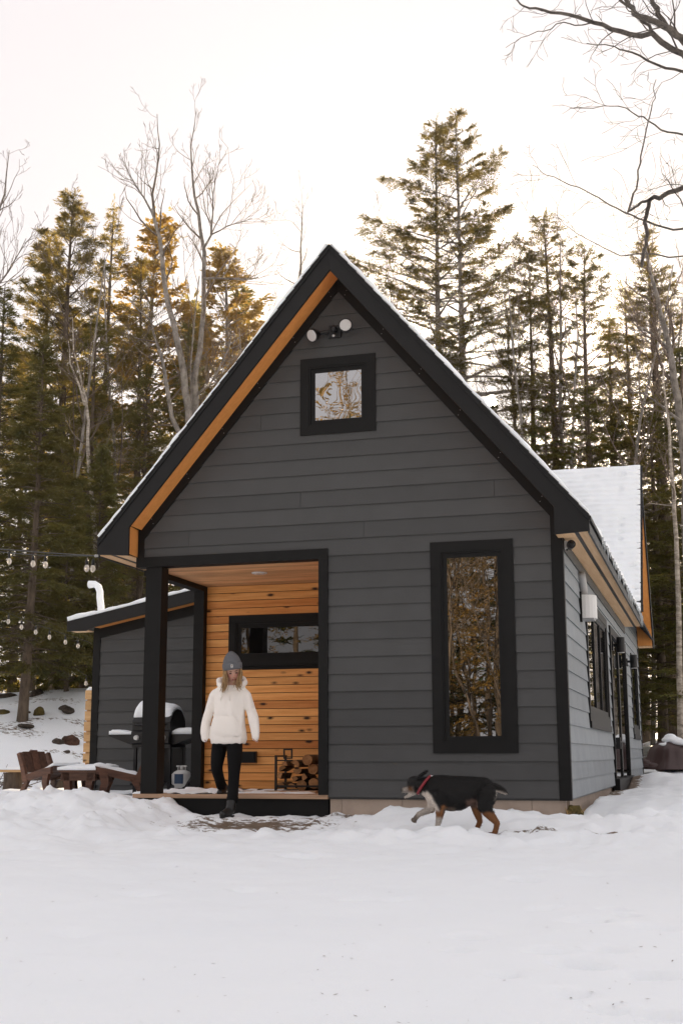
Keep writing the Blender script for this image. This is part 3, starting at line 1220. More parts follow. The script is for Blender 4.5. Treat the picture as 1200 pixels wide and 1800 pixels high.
def lt_slope(u, v):
    x = -7.80 + u * (3.15)
    y = 4.29 + v * 3.9
    return Vector((x, y, lz(x) + .004)), Vector((-0.19, 0, 0.98))


snow_sheet('roof_snow', 'thick snow layer on the low lean-to roof', lt_slope, 60, 40, 0.085, seed=5)

# ------------------------------------------------------------------ fixtures on the cabin
c = at(590, 583, -0.03)
fl_ = thing('floodlight', 'black twin floodlight fixture under the gable peak above the square window', 'floodlight', (c.x, -0.024, c.z))
MB().box(-.075, .06, -.022, 0, -.07, .07).build('back_plate', MT['metal'], fl_)
MB().tube([(-.008, -.022, .02), (-.008, -.075, .015)], .034, 14).ball((-.008, -.078, .012), (.034, .02, .034), 14, 8).build('motion_sensor', MT['metal'], fl_, True)
MB().ball((-.02, -.026, -.05), .016, 10, 6).build('sensor_lens', MT['lens'], fl_, True)


def lamp_head(base, joint, cpos, d):
    d = Vector(d).normalized()
    cpos = Vector(cpos)
    m = MB()
    m.tube([base, joint], .018, 10)
    m.tube([joint, cpos - d * .10], .022, 10)
    m.tube([cpos - d * .10, cpos - d * .085, cpos - d * .03, cpos + d * .012], [.03, .042, .072, .078], 20)
    m.build('lamp_head', MT['metal'], fl_, False)
    MB().tube([cpos + d * .010, cpos + d * .020], [.066, .060], 20).build('lamp_lens', MT['lens'], fl_, False)


lamp_head((-.075, -.012, .0), (-.11, -.03, .0), (-.225, -.14, -.065), (-.42, -.75, -.42))
lamp_head((.05, -.022, .03), (.09, -.05, .03), (.15, -.14, .012), (.12, -.97, -.05))

c = at(1000, 957, 0.08)
sc_ = thing('security_camera', 'small black security camera under the right eave at the corner', 'security camera', (0.034, 0.08, 2.49))
MB().box(0, .03, -.03, .03, -.03, .05).build('mount', MT['white_plastic'], sc_)
MB().tube([(.03, 0, .01), (.055, -.01, .01)], .014, 8).tube([(.05, .02, .0), (.075, -.075, .005)], [.04, .044], 14).ball((.077, -.08, .005), (.03, .02, .03), 12, 6).tube([(.03, 0, .0), (.02, 0, -.05)], .008, 6).build('camera_body', MT['metal'], sc_, False)

vh = thing('vent_hood', 'white curved vent hood on the side wall below the eave', 'vent', (0.024, 1.75, 2.06))
m = MB()
pr = [(0.0, -.16)] + [(.17 * math.sin(a), -.16 * math.cos(a)) for a in np.linspace(0.35, math.pi - .35, 10)] + [(0, .16)]
m.prism([(x, y) for x, y in pr], -.14, .12, 'z')
m.build('hood', MT['white_plastic'], vh)
MB().box(.01, .14, -.12, .12, -.156, -.1405).build('hood_lip', MT['grey_plastic'], vh)
MB().tube([(.03, -.05, .12), (.03, -.05, .2), (.03, -.12, .28), (.03, -.22, .34)], .045, 10).build('duct_elbow', MT['grey_plastic'], vh, True)
MB().box(-.004, .02, -.20, -.165, -.19, .15).build('mounting_board', MT['black'], vh)

for (y, z, lb) in ((6.25, 2.0, 'black cylinder wall light beside the side door, nearer one'), (9.42, 1.98, 'black cylinder wall light past the side door, farther one')):
    wl = thing('wall_light', lb, 'wall light', (0.024, y, z), 0, 'cylinder lights on the side wall')
    MB().box(0, .02, -.05, .05, -.08, .05).build('back_plate', MT['metal'], wl)
    MB().tube([(.02, 0, 0), (.07, 0, 0)], .02, 8).tube([(.12, 0, -.11), (.12, 0, .11)], .062, 18).build('lamp_cylinder', MT['metal'], wl)
    MB().tube([(.12, 0, -.118), (.12, 0, -.1105)], .052, 16).build('lamp_lens', MT['lens'], wl)
wl = thing('wall_light', 'dark wall lantern on the lean-to wall beside the slim porch post', 'wall light', (-5.69, 4.575, 2.25))
MB().box(-.09, .09, -.03, 0, -.12, .12).build('back_plate', MT['metal'], wl)
MB().tube([(0, -.03, .08), (0, -.12, .06)], .02, 8).tube([(0, -.12, -.16), (0, -.12, .08)], [.05, .07], 12).build('lamp_cylinder', MT['metal'], wl)

o = at(456, 1007, 0.8)
d = ray(456, 1007)
p = CAM + d * ((2.456 - CAM[2]) / d[2])
dl_ = thing('downlight', 'round white recessed light in the cedar porch ceiling', 'downlight', (p[0], p[1], 2.4565))
MB().tube([(0, 0, 0), (0, 0, -.010)], [.092, .082], 24).build('rim', MT['white_plastic'], dl_)
MB().tube([(0, 0, -.0101), (0, 0, -.014)], .066, 24).build('lamp_lens', MT['lens'], dl_)

oc = at(437, 1331, 1.69)
ob = thing('outlet_box', 'black weatherproof outlet box low on the cedar porch wall', 'outlet', (oc.x, 1.698, oc.z))
MB().box(-.105, .105, -.05, 0, -.066, .066).build('box', MT['metal'], ob)
MB().box(-.092, .092, -.066, -.0505, -.054, .054).box(-.02, .02, -.072, -.0665, -.05, -.03).build('cover', MT['black'], ob)

# vent pipe on the lean-to
pp = [at(178, 1068, 5.6), at(176, 1050, 5.6), at(176, 1040, 5.6), at(173, 1031, 5.6), at(167, 1027, 5.6), at(157, 1027.5, 5.6)]
base = pp[0].copy()
vp = thing('vent_pipe', 'white snow dusted vent pipe with bent top on the lean-to roof', 'pipe', (base.x, base.y, base.z - .12))
off = Vector((base.x, base.y, base.z - .12))
MB().tube([Vector((0, 0, -.05))] + [q - off for q in pp[:5]] + [pp[5] - off], [.055] * 6 + [.062], 14).build('pipe', MT['snow'], vp, True)


# ------------------------------------------------------------------ things in the yard
def snow_cap(label, poly_fn, nu, nv, th, seed, cat='snow'):
    return snow_sheet('loose_snow', label, poly_fn, nu, nv, th, seed=seed, cat=cat)


def lounge(label, loc, rz, w=0.56, mirror=False, group=None):
    """low wooden chair, facing +x, seat falling to the back, plank-cut legs"""
    t = thing('garden_chair', label, 'garden chair', loc, rz, group)
    for sy in (-1, 1):
        y0 = sy * w / 2
        y1 = y0 + .04 * sy
        a, b = min(y0, y1), max(y0, y1)
        MB().prism([(.02, .30), (.02, .22), (-.10, .20), (-.52, .10), (-.56, .18), (-.50, .20), (-.10, .29)], a, b).build('side_rail', MT['bench'], t)
        MB().prism([(-.02, .25), (-.13, .23), (-.15, .10), (-.08, -.06), (-.01, -.06), (-.05, .10)], a - .001 * sy, b + .006 * sy if sy > 0 else b - .006 * sy).build('leg', MT['bench'], t)
        MB().prism([(-.40, .16), (-.50, .12), (-.62, -.06), (-.54, -.06), (-.47, .05)], a, b).build('leg', MT['bench'], t)
        MB().prism([(-.44, .12), (-.53, .10), (-.60, .30), (-.68, .47), (-.62, .49), (-.55, .36)], a - .002, b + .002).build('back_post', MT['bench'], t)
    for k in range(5):
        f = k / 5
        x0, x1 = .03 - f * .56, .03 - f * .56 - .10
        z0, z1 = .30 - .18 * f, .30 - .18 * (f + .18)
        MB().hexa([(x0, -w / 2, z0), (x1, -w / 2, z1), (x1, w / 2, z1), (x0, w / 2, z0)], [(x0, -w / 2, z0 + .02), (x1, -w / 2, z1 + .02), (x1, w / 2, z1 + .02), (x0, w / 2, z0 + .02)]).build('seat_slat', MT['bench'], t)
    for k in range(3):
        yb0 = -w / 2 + .03 + k * (w - .06) / 3
        yb1 = yb0 + (w - .06) / 3 - .008
        h = .02 * (1 if k == 1 else 0)
        MB().hexa([(-.515, yb0, .235), (-.545, yb0, .225), (-.545, yb1, .225), (-.515, yb1, .235)], [(-.64, yb0, .50 + h), (-.67, yb0, .49 + h), (-.67, yb1, .49 + h), (-.64, yb1, .50 + h)]).build('back_slat', MT['bench'], t)
    # snow on the seat
    M_ = Matrix.Translation(loc) @ Matrix.Rotation(rz, 4, 'Z')
    n = Vector((math.sin(.31) * math.cos(rz), math.sin(.31) * math.sin(rz), math.cos(.31))) * 1

    def P(u, v):
        x = .04 - u * .54
        return M_ @ Vector((x, (v - .5) * (w + .02), .322 - .18 * u * .96)), Vector((0, 0, 1))
    snow_sheet('loose_snow', 'snow cushion lying on the seat of the ' + label.split(' with ')[0], P, 16, 14, .055, seed=loc[0])
    return t


GZ = -0.02
lounge('left brown wooden low chair with its slatted back to the woods', (-6.70, 2.35, GZ), R(-22), .42)
lounge('right brown wooden low chair with its back against the porch post', (-6.13, 2.2, GZ), R(180 + 22), .60)
tb = thing('garden_table', 'low brown plank table between the two wooden chairs, snow on top', 'table', (-6.42, 2.45, GZ), R(-3))
for k in range(4):
    MB().box(-.27, .27, -.27 + k * .137, -.27 + k * .137 + .13, .235, .262).build('plank', MT['bench'], tb)
MB().box(-.25, .25, -.25, -.21, .13, .234).build('apron', MT['bench'], tb)
MB().box(-.25, .25, .2, .24, .13, .234).build('apron', MT['bench'], tb)
for sx in (-1, 1):
    for sy in (-1, 1):
        MB().prism([(sx * .13, .234), (sx * .23, .234), (sx * .18, -.06), (sx * .10, -.06)][::sx], -.03 + sy * .22, .03 + sy * .22).build('leg', MT['bench'], tb)


def tp(u, v):
    return Vector((-6.42 - .29 + u * .58, 2.45 - .29 + v * .58, GZ + .264)), Vector((0, 0, 1))


snow_sheet('loose_snow', 'flat snow layer on the low plank table', tp, 18, 14, .06, seed=11)

# plank bench on log stumps at the far left
s0 = at(23, 1366, 4.6)
pb = thing('plank_bench', 'plain plank bench resting on a log stump at the left edge', 'bench', (s0.x, 4.6, -.06))
pz = at(23, 1353, 4.6).z + .06
MB().box(-.16, 1.0, -.16, .14, pz - .035, pz).build('plank', MT['pine'], pb)
for sx in (.0, .78):
    m = MB().tube([(sx, 0, -.08), (sx + .01, 0, .1), (sx, 0, pz - .036)], [.155, .14, .14], 16)
    m.build('log_stump', MT['bark'], pb, False)


def pbs(u, v):
    return Vector((s0.x - .16 + u * 1.16, 4.6 - .16 + v * .3, -.06 + pz + .002)), Vector((0, 0, 1))


snow_sheet('loose_snow', 'thin snow strip on the plank bench', pbs, 20, 8, .03, seed=17)

# slatted pine screen beside the lean-to
fx0, fx1 = at(147.5, 1300, 4.7).x, at(162.5, 1300, 4.7).x
fe = thing('slat_fence', 'pale pine slat fence end standing against the lean-to corner', 'fence', ((fx0 + fx1) / 2, 4.72, -0.05))
hw = (fx1 - fx0) / 2
for k in range(9):
    z0 = .06 + k * .156
    MB().box(-hw + random.uniform(-.006, .006), hw, -.02, .012, z0, z0 + .136).build('slat', MT['pine'], fe)
MB().box(-hw + .02, hw - .02, .013, .10, -.15, 1.38).build('post', MT['pine'], fe)
MB().prism([(-hw, 1.38 + .061), (hw, 1.38 + .061), (hw * .2, 1.38 + .115), (-hw * .2, 1.38 + .115)], -.015, .11).build('post_cap', MT['snow'], fe)

# gas grill
gx, gy = -5.885, 3.45
gr = thing('gas_grill', 'black gas grill with snow on its lid and side shelves behind the porch post', 'grill', (gx, gy, -0.03))
MB().box(-.28, .28, -.26, .26, .56, .80).build('firebox', MT['metal'], gr)
MB().prism([(-.26, .80), (-.27, .90), (-.20, 1.02), (-.05, 1.08), (.12, 1.06), (.24, .95), (.26, .80)], -.275, .275, 'x').build('lid', MT['metal'], gr)
pn = MB().prism([(-.262, .60), (-.262, .79), (-.30, .77), (-.31, .62)], -.275, .275, 'x').build('control_panel', MT['metal'], gr)
for kx in (-.19, -.06, .07, .20):
    MB().tube([(kx, -.308, .69), (kx, -.345, .69)], [.036, .030], 14).build('knob', MT['white_plastic'], pn)
for sx in (-1, 1):
    MB().prism([(sx * .282, .735), (sx * .645, .735), (sx * .645, .715), (sx * .32, .60), (sx * .282, .60)][::sx], -.22, .24).build('side_shelf', MT['metal'], gr)
    MB().box(sx * .25 - .02, sx * .25 + .02, -.22, -.18, -.1, .559).box(sx * .25 - .02, sx * .25 + .02, .18, .22, -.1, .559).build('leg', MT['metal'], gr)
MB().box(-.32, .32, -.2, .2, .06, .09).box(-.31, .31, .19, .20, .09, .55).build('cart', MT['metal'], gr)
MB().tube([(-.22, -.30, .86), (.22, -.30, .86)], .014, 8).build('lid_handle', MT['metal'], gr)


def gl(u, v):
    a = math.pi * (.12 + .76 * v)
    return Vector((gx - .275 + u * .55, gy - .24 * math.cos(a), -.03 + .84 + .235 * math.sin(a))), Vector((0, -.3 * math.cos(a), 1)).normalized()


def gsh(sx):
    def f(u, v):
        return Vector((gx + sx * (.285 + u * .36), gy - .22 + v * .46, -.03 + .737)), Vector((0, 0, 1))
    return f


snow_sheet('loose_snow', 'rounded snow on the lid of the gas grill', gl, 18, 14, .10, seed=21)
snow_sheet('loose_snow', 'snow strip on the left side shelf of the gas grill', gsh(-1), 14, 10, .055, seed=23)
snow_sheet('loose_snow', 'snow strip on the right side shelf of the gas grill', gsh(1), 14, 10, .06, seed=24)

# propane cylinder
pc_ = at(319, 1385, 2.6)
pt = thing('propane_tank', 'white propane tank with dark blue label below the grill', 'gas cylinder', (pc_.x, 2.6, pc_.z))
MB().tube([(0, 0, .0), (0, 0, .03), (0, 0, .05), (0, 0, .17), (0, 0, .20), (0, 0, .225)], [.09, .09, .125, .127, .10, .05], 22).build('tank', MT['white_plastic'], pt, True)
MT['blue_label'] = paint_mat('blue_label', (0.02, 0.05, 0.11), 0.4, 0.1, 10)
lb_ = MB()
for k in range(8):
    a0, a1 = math.pi * (1.38 + .3 * k / 8), math.pi * (1.38 + .3 * (k + 1) / 8)
    r_ = .1285
    lb_.add([(r_ * math.cos(a0), r_ * math.sin(a0), .055), (r_ * math.cos(a1), r_ * math.sin(a1), .055), (r_ * math.cos(a1), r_ * math.sin(a1), .175), (r_ * math.cos(a0), r_ * math.sin(a0), .175)], [(0, 1, 2, 3)])
lb_.build('label', MT['blue_label'], pt)
MB().tube([(.0, 0, .22), (0, 0, .27)], .025, 10).tube([(.06 * math.cos(a), .06 * math.sin(a), .27) for a in np.linspace(0.4, 4.6, 12)], .012, 6).tube([(.05, 0, .215), (.05, 0, .27)], .008, 6).tube([(-.05, 0, .215), (-.05, 0, .27)], .008, 6).build('collar', MT['white_plastic'], pt, True)

# snow shovel leaning by the slim porch post
sb = at(322, 1392, 1.9)
sv = thing('snow_shovel', 'black snow shovel leaning beside the propane tank', 'shovel', (sb.x, 1.9, 0.0))
tgt = [at(322, 1392, 1.9), at(338, 1383, 1.95), at(349, 1365, 2.0), at(353, 1338, 2.05)]
m = MB()
vs = []
for q in tgt:
    for dy in (-.2, .2):
        vs.append(((q - Vector((sb.x, 1.9, 0))) + Vector((0, dy, 0))))
bl = MB()
for k in range(3):
    a, b, c_, d_ = vs[2 * k], vs[2 * k + 1], vs[2 * k + 3], vs[2 * k + 2]
    th = Vector((-.015, 0, .012))
    bl.hexa([a, b, c_, d_], [a + th, b + th, c_ + th, d_ + th])
bl.build('blade', MT['metal'], sv)
MB().tube([vs[6] * .5 + vs[7] * .5, at(352, 1300, 2.1) - Vector((sb.x, 1.9, 0)), at(351, 1255, 2.2) - Vector((sb.x, 1.9, 0))], .016, 8).build('handle', MT['metal'], sv, True)

# fire wood rack with logs on the porch
wx, wy = -3.37, 1.28
wr = thing('firewood_rack', 'black iron firewood rack against the cedar porch wall', 'firewood rack', (wx, wy, 0.0215))
for sx in (0.0, .80):
    for sy in (-.22, .12):
        MB().box(sx - .012, sx + .012, sy - .012, sy + .012, 0, .40).build('upright', MT['metal'], wr)
    MB().box(sx - .012, sx + .012, -.207, .107, .385, .4).box(sx - .012, sx + .012, -.207, .107, .07, .085).build('cross_bar', MT['metal'], wr)
for sy in (-.22, .12):
    MB().box(.013, .787, sy - .012, sy + .012, .05, .07).build('rail', MT['metal'], wr)
tl = MB().box(.10, .115, -.26, -.245, .36, .47).box(.19, .205, -.26, -.245, .36, .47).box(.116, .189, -.26, -.245, .455, .47).box(.116, .189, -.26, -.245, .36, .375).box(.013, .21, -.26, -.245, .335, .35).build('tool_holder', MT['metal'], wr)

logs = []
lrng = random.Random(5)


def log(px, py, r, kind, ang=0.0, tilt=0.0, dy=0.0):
    c_ = at(px, py, wy - .17 + dy)
    t = thing('firewood_log', None, 'log', tuple(c_))
    n_ = {'round': 12, 'half': 9, 'quarter': 6}[kind]
    if kind == 'round':
        pr_ = [(r * math.cos(a) * (1 + .06 * math.sin(3 * a)), r * math.sin(a)) for a in np.linspace(0, 2 * math.pi, n_, endpoint=False)]
    elif kind == 'half':
        pr_ = [(r * math.cos(a), r * math.sin(a) - .3 * r) for a in np.linspace(0, math.pi, n_)]
    else:
        pr_ = [(-.5 * r, -.5 * r)] + [(r * 1.3 * math.cos(a) - .5 * r, r * 1.3 * math.sin(a) - .5 * r) for a in np.linspace(0, math.pi / 2, n_)]
    ca_, sa_ = math.cos(ang), math.sin(ang)
    pr_ = [(x * ca_ - y * sa_, x * sa_ + y * ca_) for x, y in pr_]
    L = lrng.uniform(.30, .36)
    m_ = MB()
    k_ = len(pr_)
    vv = [(x, -.02, z) for x, z in pr_] + [(x * 1.02 + tilt * L, L, z * 1.02) for x, z in pr_]
    m_.add(vv, [(i, (i + 1) % k_, k_ + (i + 1) % k_, k_ + i) for i in range(k_)] + [tuple(range(2 * k_ - 1, k_ - 1, -1))])
    fix_normals_me = m_.mesh('bark', MT['bark'])
    fix_normals(fix_normals_me)
    link('bark', fix_normals_me, t)
    e_ = MB().prism([(x * .97, z * .97) for x, z in pr_], -.026, -.0195).mesh('cut_face', MT['end_grain'])
    fix_normals(e_)
    link('cut_face', e_, t)
    return t


LOGS = [(513, 1383, .055, 'half', 0, 'half-round log end at the bottom of the firewood stack'),
        (531, 1381, .062, 'round', 0, 'round log end at the bottom right of the firewood stack'),
        (519, 1369, .045, 'quarter', .6, 'wedge-shaped log above the half-round one in the firewood stack'),
        (536, 1366, .05, 'quarter', 2.2, 'pale split log just above the round log end'),
        (493, 1381, .05, 'half', .4, 'dark split log beside the iron upright at the stack bottom'),
        (492, 1364, .05, 'quarter', 1.2, 'reddish split log midway up beside the iron upright'),
        (497, 1351, .045, 'half', .5, 'split log on the left of the stack below the top'),
        (502, 1342, .042, 'quarter', 3.5, 'bright orange split log near the top left of the stack'),
        (520, 1342, .055, 'half', -.5, 'long bark-covered half log across the stack top'),
        (541, 1336, .06, 'round', 0, 'thick round log on the very top of the stack'),
        (551, 1352, .06, 'round', 0, 'dark round log at the right of the stack against the jamb'),
        (552, 1377, .06, 'round', 0, 'dark round log in the bottom right corner of the rack'),
        (524, 1355, .052, 'half', 3.3, 'upside-down half log in the middle of the stack')]
for px, py, r, kd, an, lb2 in LOGS:
    t = log(px, py, r, kd, an, lrng.uniform(-.1, .1), lrng.uniform(-.03, .05))
    tag(t, lb2, 'log', 'firewood logs in the iron rack')

# board lying on the deck in front of the logs
bo = thing('loose_board', 'short loose board lying on the deck below the firewood', 'board', (-3.05, .62, .0225))
MB().box(-.28, .30, -.05, .05, 0, .022).build('plank', MT['deck'], bo)


def dsn(x0, x1, y0, y1, z):
    def f(u, v):
        return Vector((x0 + u * (x1 - x0), y0 + v * (y1 - y0), z)), Vector((0, 0, 1))
    return f


def dsh(s, cut):
    def f(u, v, t, p):
        e = min(u, 1 - u, v, 1 - v)
        k = noise.noise(Vector((p.x * 3.1, p.y * 3.1, s))) + .6 * noise.noise(Vector((p.x * 9, p.y * 9, s))) + min(e * 3, .35) - cut
        return t * min(1.5, k * 2.2) if k > 0 else .0021
    return f


MT_SN = MT['snow']


def patch(label, x0, x1, y0, y1, z, nu, nv, th, s, cut):
    """loose snow: an open patchy sheet of lumps, thin spots cut away"""
    fn = dsh(s, cut)
    P = dsn(x0, x1, y0, y1, z)
    W = nu + 1
    vs, ts = [], []
    for j in range(nv + 1):
        for i in range(nu + 1):
            p_, n_ = P(i / nu, j / nv)
            t_ = fn(i / nu, j / nv, th, p_)
            ts.append(t_)
            vs.append((p_.x, p_.y, p_.z + (t_ if t_ > .0021 else -.004)))
    fs = []
    for j in range(nv):
        for i in range(nu):
            a = j * W + i
            ids = (a, a + 1, a + 1 + W, a + W)
            if any(ts[k_] > .0021 for k_ in ids):
                fs.append(ids)
    me_ = bpy.data.meshes.new('loose_snow')
    me_.from_pydata(vs, [], fs)
    me_.materials.append(MT_SN)
    me_.polygons.foreach_set('use_smooth', [True] * len(me_.polygons))
    return tag(link('loose_snow', me_), label, 'snow')


patch('loose snow heaped around the foot of the porch post on the deck', -4.62, -3.75, -.03, 1.55, .0235, 60, 90, .022, 2.0, .05)
patch('thin crumbs of snow scattered along the deck before the cedar wall', -3.75, -2.6, .25, 1.65, .0235, 80, 90, .010, 4.0, .30)


# ------------------------------------------------------------------ string lights
def cord_pts(a, b, sag, n=24):
    a, b = Vector(a), Vector(b)
    return [a.lerp(b, i / n) + Vector((0, 0, -sag * 4 * (i / n) * (1 - i / n))) for i in range(n + 1)]


MT['bulb'] = glass_mat('bulb_glass', 0.25, (1, .95, .88))
bn = N('bulb_clear')
bn.bsdf((0.80, 0.74, 0.66), 0.08, 0.6, Transmission_Weight=0.55, IOR=1.3)
MT['bulb'] = bn.m


def bulb_mesh():
    s_ = MB().tube([(0, 0, 0), (0, 0, -.03), (0, 0, -.075)], [.006, .017, .019], 10).mesh('socket', MT['metal'], True)
    g_ = MB().tube([(0, 0, -.072), (0, 0, -.085), (0, 0, -.115), (0, 0, -.145), (0, 0, -.158)], [.015, .022, .031, .022, .004], 12).mesh('bulb', MT['bulb'], True)
    return s_, g_


SOCK, BULB = bulb_mesh()


def strand(label, pts, bulbs, rad=.005, drop=.03, extra=None):
    o_ = Vector(pts[0])
    t = thing('string_light', label, 'string light', tuple(o_))
    m_ = MB().tube([Vector(p_) - o_ for p_ in pts], rad, 6)
    if extra:
        m_.tube([Vector(p_) - o_ for p_ in extra], rad * .7, 6)
    m_.build('cord', MT['metal'], t)
    for b in bulbs:
        q = Vector(b) - o_
        MB().tube([q, q - Vector((0, 0, drop))], .004, 5).build('drop_wire', MT['metal'], t)
        sk = link('socket', SOCK, t, q - Vector((0, 0, drop)))
        link('bulb', BULB, sk)
    return t


p0 = at(173, 977, -.1)
pA = at(0, 963, 1.6)
pB = p0 + (pA - p0) * 1.6
top = cord_pts(p0, pB, .015, 20)
bl_ = []
for px in (28, 71, 92, 157, 166):
    f = (173 - px) / 173.0 / 1.6
    f = f * (1 + .05)
    q = p0.lerp(pB, f)
    bl_.append(q + Vector((0, 0, -.015 * 4 * f * (1 - f))))
extra = [q + Vector((0, 0, -.04 * math.sin(math.pi * i / 20))) for i, q in enumerate(top)]
us = strand('upper string of clear bulbs tied to the left roof corner', top, bl_, .006, .035, extra)
MB().tube([(-.03, 0, 0), (.12, 0, 0)], .014, 8).ball((.12, 0, 0), .02, 8, 6).ball((-.03, 0, 0), .018, 8, 6).build('clamp', MT['grey_plastic'], us)
pts2 = [at(px, py - 12, 5 + .35 * i) for i, (px, py) in enumerate([(-30, 1066), (16, 1090), (39, 1100), (64, 1109), (88, 1118), (116, 1127), (138, 1134), (160, 1142)])]
strand('lower string of clear bulbs sagging across the hemlocks towards the lean-to', pts2, pts2[1:7], .004, .02)
pts3 = [at(135, 1176, 7.5), at(146, 1184, 7.5), at(152, 1188, 7.5), at(160, 1190, 7.5)]
strand('single low bulb hanging beside the slat fence', pts3, [pts3[2]], .004, .02)

# ------------------------------------------------------------------ trees


def nrm(a):
    return a / np.maximum(np.linalg.norm(a, axis=-1, keepdims=True), 1e-9)


def blades(rg, base, d, side, blade, width, per, spread=0.8):
    """needle blades along twigs: base, d (dir*len), side vectors -> rhombus quads"""
    n = len(base)
    t = (np.arange(per)[None, :] + rg.random((n, per))) / per
    P = base[:, None, :] + d[:, None, :] * t[:, :, None]
    dn = nrm(d)[:, None, :]
    sg = np.where(np.arange(per)[None, :] % 2 == 0, 1.0, -1.0)[:, :, None]
    v = dn * 0.75 + side[:, None, :] * sg * spread + rg.normal(0, 0.28, (n, per, 3))
    v = nrm(v)
    L = blade * rg.uniform(0.6, 1.3, (n, per, 1))
    up = rg.normal(0, 0.45, (n, per, 3)) + np.array([0, 0, 1.0])
    w = nrm(np.cross(v, up)) * (L * width)
    tip = P + v * L
    mid = P + v * L * 0.45
    V = np.stack([P, mid + w, tip, mid - w], 2).reshape(-1, 3)
    m = n * per
    F = np.arange(m * 4).reshape(m, 4)
    return V, F


def conifer(name, seed, H, Rm, z0, nb, e0, e1, droop, dens=13, blade=.13, width=.16, per=9, gap=.25, mat='hemlock', bark='bark', r0=None, prof=1.0, tw=.30, dead=0, lean=0.0, foliage_from=.12):
    rg = np.random.default_rng(seed)
    tr = MB()
    r0 = r0 or H * .011
    bend = rg.normal(0, .012, 2) * H
    ax = lambda z: np.array([bend[0] * math.sin(z / H * 2.6) + lean * z, bend[1] * math.sin(z / H * 2.1), z])
    zs = np.linspace(-.4, H, 14)
    tr.tube([ax(z) for z in zs], [r0 * (1 - .93 * max(0, z) / H) * (1.25 if z < .1 else 1) for z in zs], 8)
    B, D, SD = [], [], []
    ph = rg.random(6) * 6
    for i in range(nb):
        u = (i + rg.random()) / nb
        z = z0 + (H - z0) * (1 - (1 - u) ** 1.0) * .985
        az = i * 2.39996 + rg.normal(0, .3)
        # ragged crown: whole sectors thin out
        rag = .5 + .5 * math.sin(az * 1 + ph[0] + z * 1.1) * math.sin(az * 2 + ph[1] - z * .8)
        if rg.random() < gap * (1.3 - rag):
            continue
        uu = (z - z0) / (H - z0)
        L = Rm * ((1 - uu) ** prof * .93 + .05) * rg.uniform(.55, 1.15) * (.72 + .4 * rag)
        if uu < .18:
            L *= .65 + 1.9 * uu
        el = R(e0 + (e1 - e0) * uu + rg.normal(0, 7))
        n = 6
        s = np.linspace(0, 1, n)
        hz = np.array([math.cos(az), math.sin(az), 0])
        wig = rg.normal(0, .03 * L, 2)
        sd = np.array([-hz[1], hz[0], 0])
        P = ax(z)[None, :] + hz[None, :] * (s * L * math.cos(el))[:, None] + np.array([0, 0, 1])[None, :] * (s * L * math.sin(el) - droop * L * s ** 2 + .35 * droop * L * s ** 4)[:, None] + sd[None, :] * (wig[0] * np.sin(s * 3))[:, None]
        rb = .010 + .011 * L
        tr.tube(P, [rb * (1 - .85 * a) for a in s], 3, False)
        k = max(4, int(dens * L))
        sv_ = foliage_from + (1 - foliage_from) * np.sqrt(rg.random(k) * .97 + .03)
        idx = np.minimum((sv_ * (n - 1)).astype(int), n - 2)
        fr = sv_ * (n - 1) - idx
        pos = P[idx] + (P[idx + 1] - P[idx]) * fr[:, None]
        tan = nrm(P[idx + 1] - P[idx])
        sgn = np.where(rg.random(k) < .5, 1, -1)
        an = rg.uniform(.5, 1.15, k)
        d = tan * np.cos(an)[:, None] + sd[None, :] * (np.sin(an) * sgn)[:, None] + rg.normal(0, .16, (k, 3)) + np.array([0, 0, -.22 * (1 if droop > 0 else .3)])
        ln = (tw * L * (1 - sv_) + .16 + .05 * L) * rg.uniform(.6, 1.2, k)
        d = nrm(d) * ln[:, None]
        B.append(pos)
        D.append(d)
        SD.append(nrm(np.cross(d, np.array([0, 0, 1.0]) + rg.normal(0, .35, (k, 3)))))
    # leader tuft
    k = 26
    zt = H * (1 - .10 * rg.random(k))
    az = rg.random(k) * 6.28
    B.append(np.array([ax(z) for z in zt]))
    D.append(np.stack([np.cos(az) * .35, np.sin(az) * .35, rg.uniform(.1, .7, k)], 1) * .6)
    SD.append(nrm(rg.normal(0, 1, (k, 3))))
    for i in range(dead):
        z = H * rg.uniform(.10, max(.12, z0 / H + .1))
        az = rg.random() * 6.28
        L = rg.uniform(.5, 1.6)
        dz = rg.uniform(-.35, .15)
        p = ax(z)
        q = [p + np.array([math.cos(az) * L * a, math.sin(az) * L * a, dz * L * a + .12 * L * math.sin(a * 3)]) for a in (0, .35, .7, 1)]
        tr.tube(q, [.018, .013, .009, .004], 3, False)
        for j in range(3):
            a0 = q[1 + j % 3]
            az2 = az + rg.normal(0, .8)
            tr.tube([a0, a0 + np.array([math.cos(az2), math.sin(az2), rg.normal(-.1, .3)]) * L * .35], [.007, .003], 3, False)
    V, F = blades(rg, np.concatenate(B), np.concatenate(D), np.concatenate(SD), blade, width, per)
    tm = tr.mesh('trunk', MT[bark], True)
    cm = arr_mesh('crown', V, F, MT[mat])
    return tm, cm


MINR = .0065


